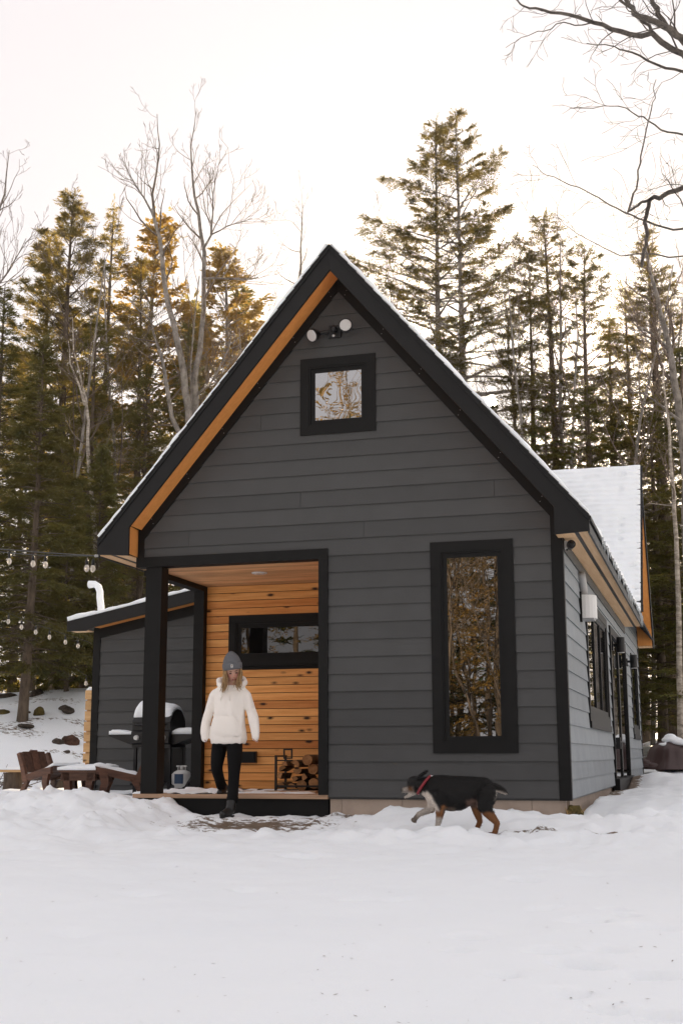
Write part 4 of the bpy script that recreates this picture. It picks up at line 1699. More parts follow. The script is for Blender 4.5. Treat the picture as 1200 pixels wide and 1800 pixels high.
def grow(rg, tr, tw, p, d, L, r, lev, maxlev, crook=.22, nseg=6, up=.15, kids=4, ang=(.45, .95), kid_len=.55, sides=(7, 5, 4, 3, 3)):
    p = np.array(p, float)
    d = nrm(np.array(d, float))
    pts, rad, dirs = [p.copy()], [r], [d.copy()]
    for i in range(nseg):
        d = nrm(d + rg.normal(0, crook, 3) * (.6 if lev == 0 else 1) + np.array([0, 0, up]) * (1 if lev else .5))
        p = p + d * (L / nseg)
        pts.append(p.copy())
        dirs.append(d.copy())
        rad.append(max(r * (1 - .78 * (i + 1) / nseg), MINR))
    (tr if lev < 1 else tw).tube(pts, rad, sides[min(lev, 4)], False)
    if lev >= maxlev:
        return pts
    kk = kids if lev else int(kids * 1.7)
    spawn(rg, tr, tw, pts, rad, L, lev, maxlev, kk, crook, up, kids, ang, kid_len, .42 if lev == 0 else .2, sides)
    return pts


def spawn(rg, tr, tw, pts, rad, L, lev, maxlev, kk, crook=.22, up=.15, kids=4, ang=(.45, .95), kid_len=.55, s0=.3, sides=(7, 5, 4, 3, 3)):
    n = len(pts) - 1
    for j in range(kk):
        s = s0 + (1 - s0) * (j + rg.random()) / kk
        i = min(int(s * n), n - 1)
        f = s * n - i
        q = np.array(pts[i]) * (1 - f) + np.array(pts[i + 1]) * f
        t = nrm(np.array(pts[i + 1]) - np.array(pts[i]))
        a = rg.uniform(*ang)
        v = nrm(np.cross(t, rg.normal(0, 1, 3)))
        dd = t * math.cos(a) + v * math.sin(a)
        rr = max((rad[i] * (1 - f) + rad[i + 1] * f) * rg.uniform(.4, .62), MINR * 1.2)
        ll = L * kid_len * rg.uniform(.55, 1.1) * (1.15 - .6 * s)
        grow(rg, tr, tw, q, dd, ll, rr, lev + 1, maxlev, crook, 5, up, kids, ang, kid_len, sides)


def finish_tree(name, label, loc, tm, cm, cat='tree', group=None, rz=0, sc=1.0, sz=None):
    t = thing(name, label, cat, loc, rz, group)
    t.scale = (sc, sc, sz or sc)
    link('trunk', tm, t)
    link('crown', cm, t)
    return t


def place(name, variant, label, px, Y, top, group, rz=0.0, wide=1.0, base=None):
    """stand a tree of a variant at (image column, depth) so that its top reaches a row"""
    tm, cm, H0 = variant
    q = at(px, 1200, Y)
    z0 = gz(q.x, Y) if base is None else base
    H = at(px, top, Y).z - z0
    s = H / H0
    return finish_tree(name, label, (q.x, Y, z0), tm, cm, 'tree', group, rz, s * wide, s)


VAR = {}
c_ = conifer('h1', 1, 14, 2.7, 1.6, 290, 12, 40, .30, 19, .092, .145, 15, .30, 'hemlock', dead=16)
VAR['h1'] = (*c_, 14)
c_ = conifer('h2', 2, 13, 3.1, 1.0, 270, 8, 35, .36, 18, .092, .145, 15, .34, 'hemlock', dead=10)
VAR['h2'] = (*c_, 13)
c_ = conifer('p1', 4, 16, 3.0, 5.5, 150, 25, 55, .05, 17, .125, .09, 22, .38, 'pine_needles', dead=22, prof=.75, foliage_from=.35)
VAR['p1'] = (*c_, 16)
c_ = conifer('t1', 6, 16, 2.3, 3.0, 190, 10, 40, .12, 17, .085, .14, 17, .50, 'spruce', dead=30, prof=.55, foliage_from=.3)
VAR['t1'] = (*c_, 16)
c_ = conifer('g1', 8, 13, 2.7, 2.0, 210, 30, 60, .08, 14, .10, .28, 11, .40, 'gold', 'bark_grey', dead=10, prof=.7, foliage_from=.3)
VAR['g1'] = (*c_, 13)
c_ = conifer('y1', 9, 15, 2.2, 2.5, 220, 15, 50, .16, 17, .085, .14, 18, .40, 'pine_needles', dead=8, prof=.8)
VAR['y1'] = (*c_, 15)

GL = 'trees on the left behind the cabin'
GRR = 'trees on the right behind the cabin'
# name, variant, label, px, depth, top row, group, rotation, widening
TREES = [
    ('pine_tree', 'p1', 'tall dark pine with a fluffy dense top at the upper left', 100, 21, 352, GL, 0.3, 1.30),
    ('pine_tree', 'p1', 'dark pine left of the tallest left pine, its straight trunk bare low down', 52, 22, 425, GL, 2.1, 1.23),
    ('pine_tree', 'y1', 'narrow golden-topped conifer right of the tallest left pine', 178, 25, 372, GL, 1.0, 1.10),
    ('hemlock_tree', 'h1', 'dark hemlock filling the left edge, half out of the picture', -22, 13, 500, GL, 1.3, 1.30),
    ('hemlock_tree', 'h2', 'broad dark hemlock behind the slender pale trunk', 150, 19, 560, GL, 4.0, 1.37),
    ('hemlock_tree', 'h1', 'dark hemlock just left of the roof slope below the two bare trunks', 236, 18, 640, GL, 5.2, 1.30),
    ('hemlock_tree', 'h2', 'deep green hemlock beneath the dark pines, low at the far left', 45, 17, 620, GL, .4, 1.30),
    ('beech_tree', 'g1', 'golden leafy tree between the two tall bare trees', 276, 27, 392, GL, .2, 1.43),
    ('beech_tree', 'g1', 'yellow leafy tree right behind the forked bare tree', 360, 29, 440, GL, 2.6, 1.49),
    ('beech_tree', 'g1', 'lower golden tree where the left woods meet the roof', 424, 30, 560, GL, 4.4, 1.37),
    ('conifer_tree', 'y1', 'olive conifer between the golden-topped one and the golden leafy tree', 222, 23, 455, GL, 3.4, 1.17),
    ('conifer_tree', 'h1', 'dim conifer deep in the woods left of the roof', 320, 24, 560, GL, .9, 1.17),
    ('conifer_tree', 't1', 'thin sparse conifer with a mast-like trunk right of the sun', 985, 24, 365, GRR, .5, 1.30),
    ('conifer_tree', 't1', 'thin dark conifer above the cross wing roof', 1072, 22, 435, GRR, 2.9, 1.23),
    ('conifer_tree', 'y1', 'golden-lit conifer at the right edge behind the leaning bare trunk', 1178, 25, 405, GRR, 1.9, 1.37),
    ('conifer_tree', 'y1', 'olive conifer between the thin dark one and the right edge', 1128, 28, 500, GRR, 4.9, 1.30),
    ('hemlock_tree', 'h2', 'low dark hemlock over the ridge of the cross wing', 1048, 19, 672, GRR, 2.2, 1.49),
    ('hemlock_tree', 'h1', 'low dark hemlock left of the cross wing ridge', 972, 21, 700, GRR, 3.7, 1.23),
    ('hemlock_tree', 'h2', 'dense hemlock right of the cross wing rake', 1160, 20, 690, GRR, .7, 1.43),
    ('hemlock_tree', 'h1', 'dark hemlock at the right edge behind the pale birch', 1218, 18, 600, GRR, 5.8, 1.43),
    ('conifer_tree', 't1', 'slim conifer left of the mast-like one, near the sun', 944, 26, 480, GRR, 4.1, 1.1),
    ('conifer_tree', 'y1', 'bushy olive conifer behind the leaning bare trunk', 1105, 25, 560, GRR, .8, 1.5),
    ('conifer_tree', 't1', 'slim conifer at the right edge above the birch', 1212, 23, 470, GRR, 2.2, 1.4),
    ('hemlock_tree', 'h2', 'dark hemlock low behind the cross wing roof at its right end', 1105, 22, 735, GRR, 5.0, 1.5),
]
for nm_, vr, lb_2, px, Y, top, grp, rz, wd in TREES:
    place(nm_, VAR[vr], lb_2, px, Y, top, grp, rz, wd)

# nearest hemlock on the bank, with its own leaning trunk
bx, by, bz = ground_hit(40, 1266)
c_ = conifer('hn', 21, 8.2, 2.15, 1.15, 200, 2, 40, .38, 24, .095, .14, 16, .25, 'hemlock', dead=14, r0=.115)
finish_tree('hemlock_tree', 'near green hemlock with a bent dark trunk rooted on the snowy bank', (bx, by, bz), *c_, group=GL)
c_ = conifer('hs', 22, 5.0, 1.7, .3, 150, 4, 45, .34, 26, .09, .14, 16, .2, 'hemlock', dead=3)
q = at(118, 1200, by + 2.5)
finish_tree('hemlock_tree', 'young bright green hemlock between the near trunk and the lean-to', (q.x, by + 2.5, gz(q.x, by + 2.5) - .1), *c_, group=GL)
q = at(160, 1200, by + 4)
t_ = finish_tree('hemlock_tree', 'small hemlock half hidden behind the lean-to roof', (q.x, by + 4, gz(q.x, by + 4) - .1), *c_, group=GL, rz=2.0)
t_.scale = (1.05, 1.05, 1.2)

# the twin spruces above the right roof slope
YS = 24.0
for (pxs, ptop, sd_, lb_2, rz, lean_) in ((764, 214, 31, 'left of the twin spruces rising above the right roof slope', 0, -.012), (797, 207, 33, 'right of the twin spruces rising above the right roof slope', 0, -.012)):
    q = at(pxs, 640, YS)
    z0 = gz(q.x, YS)
    H = at(pxs, ptop, YS).z - z0
    c_ = conifer('sp', sd_, H, 5.2, H * .45, 124, 0, 40, .02, 17, .085, .15, 23, .27, 'spruce', 'bark_grey', r0=.22, prof=.82, tw=.27, dead=70, foliage_from=.20)
    finish_tree('spruce_tree', lb_2, (q.x + .2, YS, z0), *c_, group='twin spruces')


MINR = .0042


def bare_tree(name, label, Y, lines, radii, seed, group=None, bark='bark_grey', lev=3, kids=5, L=2.6, up=.14, kk=9, s0=.3, crook=.2, zbase=None, wob=.15, leaves=0):
    """trunk lines follow the photograph's trunks; boughs and twigs are grown from them"""
    rg = np.random.default_rng(seed)
    tr, tw_ = MB(), MB()
    o_ = None
    for li, (ln, rr) in enumerate(zip(lines, radii)):
        pts = []
        for k, (px, py) in enumerate(ln):
            q = at(px, py, Y)
            q.y += wob * math.sin(k * 1.3 + li * 2.1) * (k > 0)
            pts.append(q)
        if li == 0:
            g = gz(pts[0].x, pts[0].y) if zbase is None else zbase
            o_ = Vector((pts[0].x, pts[0].y, g))
            pts = [Vector((pts[0].x, pts[0].y, g - .2))] + pts if pts[0].z > g + .3 else pts
        # densify with crooks
        dn = []
        for a, b in zip(pts[:-1], pts[1:]):
            for f in (0, .5):
                p_ = a.lerp(b, f)
                if f:
                    p_ = p_ + Vector(rg.normal(0, .02 * (b - a).length, 3))
                dn.append(p_ - o_)
        dn.append(pts[-1] - o_)
        n = len(dn)
        rads = [max((rr[0] + (rr[1] - rr[0]) * i / (n - 1)) * .78, .004) for i in range(n)]
        tr.tube(dn, rads, 7, False)
        tot = sum((b - a).length for a, b in zip(dn[:-1], dn[1:]))
        spawn(rg, tr, tw_, dn, rads, L / .55, 0, lev, kk, crook, up, kids, (.4, 1.0), .55, s0 if li == 0 else .15)
    t = thing(name, label, 'tree', tuple(o_), 0, group)
    tr.build('trunk', MT[bark], t, True)
    tw_.build('crown', MT['twig'], t)
    return t


bare_tree('bare_tree', 'tall bare grey tree left of the forked one, leaning limb on its left', 18,
          [[(334, 900), (332, 800), (330, 720), (326, 656), (314, 600), (296, 540), (284, 484), (280, 420), (275, 390), (271, 345), (274, 300), (277, 250), (276, 200)],
           [(334, 800), (304, 736), (294, 660), (280, 612), (262, 560), (224, 524)],
           [(276, 396), (256, 350), (238, 325), (216, 286)]],
          [(.17, .012), (.10, .02), (.045, .012)], 41, GL, lev=3, kk=11, kids=3, L=2.1, s0=.5)
bare_tree('bare_tree', 'tall forked bare grey tree nearest the roof, one thick side bough', 18.5,
          [[(345, 900), (344, 800), (341, 724), (344, 668), (355, 620), (358, 540), (356, 440), (348, 372), (342, 320), (338, 260), (344, 188)],
           [(356, 440), (372, 415), (378, 380), (376, 340), (378, 300)],
           [(372, 412), (402, 400), (425, 388), (440, 380)],
           [(357, 490), (400, 487), (440, 489), (456, 490)],
           [(342, 700), (352, 690), (372, 680), (390, 640), (402, 600)]],
          [(.18, .010), (.05, .012), (.03, .01), (.045, .018), (.05, .02)], 43, GL, lev=3, kk=11, kids=3, L=2.1, s0=.5)
bare_tree('birch_tree', 'slender pale birch trunk with a fork in front of the dark left woods', 15,
          [[(168, 1150), (167, 1060), (166, 950), (166, 880), (160, 800), (155, 740), (146, 695), (140, 660), (134, 620), (132, 560)],
           [(150, 712), (142, 680), (128, 640), (122, 600)],
           [(165, 800), (178, 797), (192, 799)]],
          [(.105, .012), (.05, .012), (.02, .008)], 45, GL, 'bark_pale', lev=3, kk=9, kids=3, L=1.5, s0=.4)
bare_tree('bare_tree', 'faint thin tree with a few leaves above the left roof slope', 33,
          [[(524, 700), (526, 560), (528, 470), (532, 400), (533, 345)]], [(.12, .015)], 47, GL, lev=3, kk=14, kids=3, L=1.8, s0=.25)
bare_tree('bare_tree', 'thin branching sapling just left of the twin spruces', 25,
          [[(690, 800), (690, 600), (688, 540), (680, 480), (684, 430)], [(690, 600), (697, 540), (706, 500)]], [(.06, .01), (.03, .008)], 48, GRR, lev=3, kk=10, kids=3, L=1.6, s0=.3)
bare_tree('bare_tree', 'fine twigged bare tree right beside the low sun', 26,
          [[(905, 900), (905, 760), (900, 680), (893, 600), (889, 540), (880, 470)], [(900, 680), (915, 620), (922, 560)]], [(.10, .012), (.05, .01)], 49, GRR, lev=3, kk=14, kids=4, L=1.9, s0=.3)
bare_tree('bare_tree', 'leaning bare trunk at the right, pale bark in its upper half', 16.5,
          [[(1205, 900), (1200, 780), (1190, 700), (1180, 640), (1168, 580), (1154, 520), (1140, 470), (1132, 430)], [(1176, 620), (1150, 590), (1120, 575)], [(1195, 740), (1170, 722), (1130, 690), (1105, 684)]],
          [(.17, .03), (.05, .01), (.05, .012)], 51, GRR, lev=3, kk=13, kids=4, L=2.0, s0=.35)
bare_tree('birch_tree', 'pale birch standing right of the cross wing', 16,
          [[(1194, 1240), (1192, 1100), (1189, 1000), (1184, 900), (1180, 840), (1176, 760), (1168, 700), (1165, 640)], [(1184, 890), (1150, 886), (1136, 888)]], [(.10, .02), (.02, .008)], 52, GRR, 'bark_pale', lev=3, kk=9, kids=3, L=1.5, s0=.5)
bare_tree('bare_tree', 'forked pale sapling behind the cross wing ridge', 20,
          [[(1018, 860), (1020, 780), (1022, 720), (1026, 670)], [(1022, 790), (1036, 760), (1052, 740), (1062, 725)]], [(.085, .02), (.04, .015)], 53, GRR, 'bark_pale', lev=2, kk=7, kids=3, L=1.2, s0=.3)
bare_tree('bare_tree', 'bare dark trunk behind the ridge of the cross wing, left of the sapling', 22,
          [[(984, 860), (984, 760), (985, 640), (985, 520), (986, 420)]], [(.12, .02)], 54, GRR, 'bark_grey', lev=3, kk=18, kids=3, L=1.7, s0=.2)
bare_tree('bare_tree', 'fine bare crown at the upper left corner, trunk out of the picture', 16,
          [[(-60, 1000), (-55, 700), (-48, 560), (-30, 480), (-6, 400), (8, 340), (12, 260)], [(-40, 540), (0, 500), (26, 470), (48, 420)]], [(.16, .012), (.05, .01)], 55, GL, lev=3, kk=12, kids=3, L=2.0, s0=.35)



def wild_tree(label, px, Y, top, seed, group, r=.09, kids=6, lev=3):
    q = at(px, 1200, Y)
    z0 = gz(q.x, Y)
    H = at(px, top, Y).z - z0
    g_ = np.random.default_rng(seed)
    a_, b_ = MB(), MB()
    grow(g_, a_, b_, (0, 0, -.2), (g_.normal(0, .04), g_.normal(0, .04), 1), H, r, 0, lev, .10, 9, .10, kids, (.35, .85), .42)
    t = thing('bare_tree', label, 'tree', (q.x, Y, z0), 0, group)
    a_.build('trunk', MT['bark_grey'], t, True)
    b_.build('crown', MT['twig'], t)


MINR = .005
for k, (px, Y, top, lb_2, g_) in enumerate([
        (118, 17, 470, 'thin bare tree between the slender birch and the dark pines', GL),
        (205, 20, 430, 'thin bare tree left of the tall leaning-limbed one', GL),
        (398, 22, 470, 'thin bare tree just right of the forked one', GL),
        (436, 25, 520, 'last thin bare tree before the roof edge on the left', GL),
        (940, 21, 400, 'fine bare tree left of the mast-like conifer', GRR),
        (1035, 20, 420, 'fine bare tree between the mast-like and the thin dark conifer', GRR),
        (1098, 19, 440, 'fine bare tree right of the thin dark conifer', GRR),
        (1140, 23, 430, 'fine bare tree behind the leaning trunk', GRR),
        (846, 27, 560, 'thin bare sapling close to the left of the sun', GRR),
        (822, 28, 520, 'thin bare sapling just right of the twin spruces', GRR)]):
    wild_tree(lb_2, px, Y, top, 400 + k, g_, .075)
# large bare tree out of frame on the right, its boughs hang into the picture
MINR = .0016
rg = np.random.default_rng(77)
tr, tw_ = MB(), MB()
YB = -3.6
o_ = Vector((at(1330, 900, YB).x, YB, 0))
o_.z = gz(o_.x, o_.y)


def bough(ln, r0_, r1_, lev, kk, L, dy=0.0, up=.02):
    pts = []
    for k, (px, py) in enumerate(ln):
        q = at(px, py, YB + dy + .12 * math.sin(k * 1.7))
        pts.append(q - o_)
    dn = []
    for a, b in zip(pts[:-1], pts[1:]):
        for f in (0, .33, .66):
            p_ = a.lerp(b, f)
            if f:
                p_ = p_ + Vector(rg.normal(0, .035 * (b - a).length, 3))
            dn.append(p_)
    dn.append(pts[-1])
    n = len(dn)
    rads = [r0_ + (r1_ - r0_) * i / (n - 1) for i in range(n)]
    (tr if r0_ > .022 else tw_).tube(dn, rads, 7, False)
    spawn(rg, tw_, tw_, dn, [r_ * .55 for r_ in rads], L / .5, 1, lev, int(kk * 1.2), .22, up, 3, (.35, 1.0), .60, .2)


tr.tube([(0, 0, -.3), (.02, 0, 1.2), (-.02, .03, 2.5), at(1300, 250, YB) - o_, at(1290, 60, YB) - o_, at(1280, -200, YB) - o_], [.17, .14, .125, .10, .08, .05], 10)
bough([(1300, 300), (1250, 160), (1200, 95), (1145, 58), (1090, 55), (1043, 40), (1000, 26), (955, 18), (918, 10), (905, -2)], .030, .005, 3, 9, .55)
bough([(1043, 40), (1022, 44), (990, 39), (955, 55), (915, 66), (888, 84)], .006, .002, 3, 5, .4)
bough([(1280, 160), (1200, 68), (1165, 46), (1120, 28), (1105, 10), (1095, -10)], .030, .014, 3, 6, .45, -.3)
bough([(1300, 200), (1215, 90), (1180, 58), (1155, 25), (1143, -6)], .030, .017, 3, 5, .45, .3)
bough([(1145, 58), (1125, 30), (1108, 14), (1085, -5)], .013, .010, 3, 5, .35)
bough([(1300, 180), (1200, 126), (1150, 112), (1110, 92), (1080, 82), (1030, 76)], .014, .003, 3, 8, .45, .2)
bough([(1300, 290), (1200, 237), (1160, 228), (1130, 205), (1100, 190), (1060, 186), (1000, 190)], .009, .002, 3, 8, .5, -.2)
bough([(1300, 280), (1230, 310), (1200, 330), (1162, 346), (1140, 352), (1135, 380), (1137, 410), (1130, 440), (1127, 468)], .022, .012, 3, 6, .35, .2)
bough([(1140, 352), (1120, 362), (1103, 372), (1112, 340), (1120, 300), (1128, 262), (1138, 215), (1146, 180), (1152, 140)], .011, .003, 3, 8, .4, .2)
bough([(1300, 410), (1200, 402), (1150, 395), (1110, 378), (1070, 360), (1040, 342), (1000, 325), (960, 308), (935, 290)], .010, .0025, 3, 10, .45, .5)
bough([(1300, 520), (1200, 450), (1130, 446), (1090, 450), (1050, 430), (1000, 400), (975, 375)], .008, .002, 3, 8, .5, .6)
bough([(1300, 420), (1210, 390), (1195, 350), (1175, 320), (1160, 290)], .008, .002, 3, 6, .4)
t = thing('overhanging_tree', 'big bare tree whose dark boughs hang into the upper right corner', 'tree', tuple(o_))
tr.build('trunk', MT['limb'], t, True)
tw_.build('boughs', MT['limb'], t)


MINR = .0065
# ------------------------------------------------------------------ deep woods behind, one mass
def merged_wood(name, spots, src, rgs, mat_names):
    for key, mats in mat_names.items():
        pass


def join_copies(spots, which):
    Vs, Fs = [], []
    n0 = 0
    for (vk, x, y, z, rz, s, sz) in spots:
        me = VAR[vk][which]
        co = np.zeros(len(me.vertices) * 3, np.float32)
        me.vertices.foreach_get('co', co)
        co = co.reshape(-1, 3)
        c, s_ = math.cos(rz), math.sin(rz)
        out = np.stack([(co[:, 0] * c - co[:, 1] * s_) * s + x, (co[:, 0] * s_ + co[:, 1] * c) * s + y, co[:, 2] * sz + z], 1)
        li = np.zeros(len(me.loops), np.int32)
        me.loops.foreach_get('vertex_index', li)
        Vs.append(out)
        Fs.append(li.reshape(-1, 4) + n0)
        n0 += len(out)
    return np.concatenate(Vs), np.concatenate(Fs)


wrng = random.Random(11)
c_ = conifer('w1', 61, 14, 2.8, 0.6, 100, 10, 38, .28, 10, .24, .17, 6, .25, 'hemlock', dead=0)
VAR['w1'] = (*c_, 14)
spots = []
for k in range(21):
    px = wrng.uniform(-180, 460)
    Y = wrng.uniform(27, 40)
    q = at(px, 1200, Y)
    s = wrng.uniform(.85, 1.22)
    spots.append(('w1', q.x, Y, gz(q.x, Y), wrng.random() * 6.3, s * 1.35, s))
for k in range(12):
    px = wrng.uniform(930, 1330)
    Y = wrng.uniform(27, 42)
    q = at(px, 1200, Y)
    s = wrng.uniform(.50, .72)
    spots.append(('w1', q.x, Y, gz(q.x, Y), wrng.random() * 6.3, s * 1.35, s))
V, F = join_copies(spots, 1)
wd = link('far_wood', arr_mesh('far_wood', V, F, MT['hemlock']))
tag(wd, 'dark far wood closing the view behind the trees', 'wood', kind='stuff')
tm_ = MB()
for (vk, x, y, z, rz, s, sz) in spots:
    tm_.tube([(x, y, z - .3), (x, y, z + 13 * sz)], [.17 * s, .02], 6)
tm_.build('far_wood_trunks', MT['bark'], wd, True)['kind'] = 'stuff'

c_ = conifer('o1', 71, 13, 2.9, 1.4, 130, 28, 58, .08, 9, .10, .22, 7, .40, 'gold', 'bark_grey', prof=.7, foliage_from=.2)
VAR['o1'] = (*c_, 13)
# woods behind the viewer, lit by the low sun; the windows reflect them
spots = []
for k in range(36):
    a = wrng.uniform(-1.0, 1.25)
    rr = wrng.uniform(22, 40)
    x, y = -1.5 + rr * math.sin(a), -16 - rr * math.cos(a) * .8
    vk = wrng.choice(['o1', 'o1', 'w1'])
    s = wrng.uniform(.85, 1.25)
    spots.append((vk, x, y, gz(x, y), wrng.random() * 6.3, s * 1.3, s))
for (x, y, s) in ((-8.4, -28, 1.28), (-5.0, -27, 1.15), (-6.6, -25, 1.1), (-3.6, -29, 1.2), (-6.0, -31, 1.25), (-10.8, -29, 1.2)):
    spots.append(('o1', x, y, gz(x, y), wrng.random() * 6.3, s * 1.1, s))
for k in range(20):
    x, y = -14 + k * .85, wrng.uniform(-39, -33)
    s = wrng.uniform(.72, .90)
    spots.append(('w1', x, y, gz(x, y), wrng.random() * 6.3, s * 1.5, s))
for k in range(4):
    x, y, s = wrng.uniform(-10, 3), wrng.uniform(-34, -29), wrng.uniform(.3, .5)
    spots.append(('o1', x, y, gz(x, y), wrng.random() * 6.3, s * 1.7, s))
V, F = join_copies([s for s in spots if s[0] == 'o1'], 1)
wd = link('wood_opposite', arr_mesh('wood_opposite', V, F, MT['gold']))
tag(wd, 'sunlit golden wood opposite the cabin, seen reflected in its windows', 'wood', kind='stuff')
V, F = join_copies([s for s in spots if s[0] != 'o1'], 1)
link('wood_conifers', arr_mesh('wood_conifers', V, F, MT['hemlock']), wd)['kind'] = 'stuff'
tm_ = MB()
rg = np.random.default_rng(5)
for (vk, x, y, z, rz, s, sz) in spots:
    tm_.tube([(x, y, z - .3), (x, y, z + 12 * sz)], [.10 * s, .02], 5)
for k in range(7):
    x, y = rg.uniform(-16, 14), rg.uniform(-33, -26)
    grow(rg, tm_, tm_, (x, y, gz(x, y) - .2), (rg.normal(0, .05), 0, 1), rg.uniform(10, 15), .07, 0, 2, .14, 8, .10, 5)
for (x, y, h_) in ((-9.2, -24, 15.5), (-10.2, -25.5, 16), (-6.1, -23.5, 11), (-4.9, -24.5, 12), (-7.0, -26, 13), (-3.9, -26, 10), (-5.6, -26.5, 9), (-6.6, -24.6, 8), (-4.3, -23.2, 7)):
    grow(rg, tm_, tm_, (x, y, gz(x, y) - .2), (rg.normal(0, .05), 0, 1), h_, .05, 0, 3, .16, 9, .10, 6)
tm_.build('wood_trunks', MT['bark'], wd, True)['kind'] = 'stuff'

# ------------------------------------------------------------------ rocks, stones, brush, tarp
def rock(label, px, py, r, seed, mat, flat=.6, sink=1.15, pos=None, snow=0.0):
    x, y, z = pos or ground_hit(px, py, lambda a, b: height(a, b))
    rg = np.random.default_rng(seed)
    m = MB().ball((0, 0, 0), (r, r * rg.uniform(.6, .9), r * flat), 14, 9)
    off = rg.random(3) * 50
    v2 = []
    for v in m.v:
        p = Vector(v)
        k = 1 + .35 * noise.noise(p / r * 1.1 + Vector(off)) + .18 * noise.noise(p / r * 2.7 + Vector(off))
        v2.append(tuple(p * k))
    m.v = v2
    o = m.build('rock', mat, None, False, (x, y, z + r * flat * (1 - sink) * .5))
    o.rotation_euler = (rg.normal(0, .2), rg.normal(0, .2), rg.random() * 6)
    return tag(o, label, 'rock')


MT['rock'] = bark_mat('dark_rock', (0.085, 0.065, 0.052), (0.02, 0.017, 0.014), 6, 1, .8)
MT['rock_red'] = bark_mat('reddish_rock', (0.11, 0.055, 0.038), (0.025, 0.015, 0.012), 7, 1, .8)
MT['moss'] = bark_mat('mossy_rock', (0.13, 0.10, 0.03), (0.03, 0.026, 0.014), 7, 1, .8)
for k, (px, py, r, mt, fl__, lb2) in enumerate([
        (124, 1308, .21, 'rock_red', .8, 'reddish brown rock on the snowy bank beside the slat fence'),
        (103, 1305, .13, 'rock', .6, 'dark rock just left of the reddish one on the bank'),
        (118, 1248, .26, 'rock', .4, 'flat dark rock poking out high on the bank near the fence'),
        (69, 1256, .17, 'moss', 1.0, 'mossy rock right of the near hemlock trunk'),
        (12, 1226, .28, 'rock', .35, 'dark ledge of rock high on the bank at the left edge'),
        (8, 1255, .22, 'moss', .45, 'mossy rock on the bank at the left edge'),
        (45, 1277, .17, 'rock', .35, 'dark stone below the foot of the near hemlock'),
        (62, 1222, .22, 'rock', .5, 'dark rock at the top of the bank right of the near trunk'),
        (117, 1323, .07, 'rock', .6, 'little dark stone below the reddish rock'),
        (50, 1253, .06, 'rock', .6, 'tiny dark stone between the near trunk and the mossy rock')]):
    rock(lb2, px, py, r, 100 + k, MT[mt], fl__)
cr = at(1006, 1412, .05)
rock('mossy brown rock under the right front corner of the cabin', 0, 0, .085, 140, MT['moss'], .9, .4, pos=(cr.x + .02, .03, -.16))
# dry grass at the corner
gm = MB()
grg = random.Random(4)
for k in range(70):
    a = grg.uniform(-1.2, 1.6)
    L = grg.uniform(.05, .13)
    b0 = Vector((cr.x + grg.uniform(-.05, .08), grg.uniform(-.04, .08), -.15))
    t0 = b0 + Vector((math.sin(a) * L * .8, grg.uniform(-.08, .03), L * grg.uniform(.5, 1)))
    w = Vector((.003, .002, 0))
    gm.add([b0 - w, b0 + w, t0], [(0, 1, 2)])
MT['straw'] = paint_mat('dry_straw', (0.42, 0.27, 0.11), 0.8, 0.3, 20)
tag(gm.build('dry_grass', MT['straw']), 'tuft of dry yellow grass under the cabin corner', 'grass', kind='stuff')

# brush pile at the far left
x, y, z = ground_hit(25, 1350, lambda a, b: height(a, b))
y = 5.6
x = at(20, 1345, y).x
z = gz(x, y)
br = thing('brush_pile', 'loose pile of bare sticks on the snow behind the plank bench', 'sticks', (x, y, z))
brg = np.random.default_rng(9)
for k in range(16):
    a = brg.uniform(0, 3.14)
    L = brg.uniform(.35, .9)
    c0 = np.array([brg.uniform(-.35, .3), brg.uniform(-.2, .2), brg.uniform(.0, .13)])
    d_ = np.array([math.cos(a), .3 * math.sin(a), brg.uniform(-.15, .45)]) * L / 2
    m = MB().tube([c0 - d_, c0 + brg.normal(0, .03, 3), c0 + d_], [.010, .008, .004], 5, False)
    m.tube([c0 + d_ * .3, c0 + d_ * .8 + brg.normal(0, .12, 3)], [.006, .003], 4, False)
    m.build('stick', MT['twig'], br)

# tarp covered heap at the right edge
YT = 15.0
MT['tarp'] = paint_mat('brown_tarp', (0.055, 0.030, 0.028), 0.42, 0.3, 4, 0.5)
tc = at(1185, 1345, YT)
tz = gz(tc.x, YT)
ta = thing('covered_heap', 'brown tarp draped over a heap, snow on top, at the right edge', 'tarp', (tc.x, YT, tz))


def tarp_pt(a, v):
    prof_r = np.interp(v, [0, .25, .6, .85, 1], [.62, .50, .42, .26, .02])
    z_ = np.interp(v, [0, .25, .6, .85, 1], [0, .18, .42, .55, .58])
    fold = 1 + .10 * math.sin(a * 7 + 1) * (1 - v) + .05 * math.sin(a * 13)
    return (prof_r * 1.15 * fold * math.cos(a), prof_r * .8 * fold * math.sin(a), z_ + .03 * math.sin(a * 2 + .5) * v)


m = MB()
for j in range(13):
    for i in range(56):
        m.v.append(tarp_pt(i / 56 * 2 * math.pi, j / 12))
for j in range(12):
    for i in range(56):
        i2 = (i + 1) % 56
        m.f.append((j * 56 + i, j * 56 + i2, (j + 1) * 56 + i2, (j + 1) * 56 + i))
m.build('tarp', MT['tarp'], ta, True)
m = MB()
for k, (xx, zz, rx, rz_) in enumerate([(-.58, .13, .14, .10), (-.42, .07, .16, .08)]):
    m.ball((xx, -.25, zz), (rx, .13, rz_), 14, 9)
link('wrapped_end', union_mesh(m, 'wrapped_end', .02, 3, MT['tarp']), ta)
m = MB().ball((-.10, -.2, .03), (.24, .14, .06), 14, 8).ball((.22, -.25, .03), (.2, .14, .05), 14, 8).ball((-.28, -.28, .01), (.12, .1, .06), 12, 8)
link('tarp_skirt', union_mesh(m, 'tarp_skirt', .02, 3, MT['tarp']), ta)
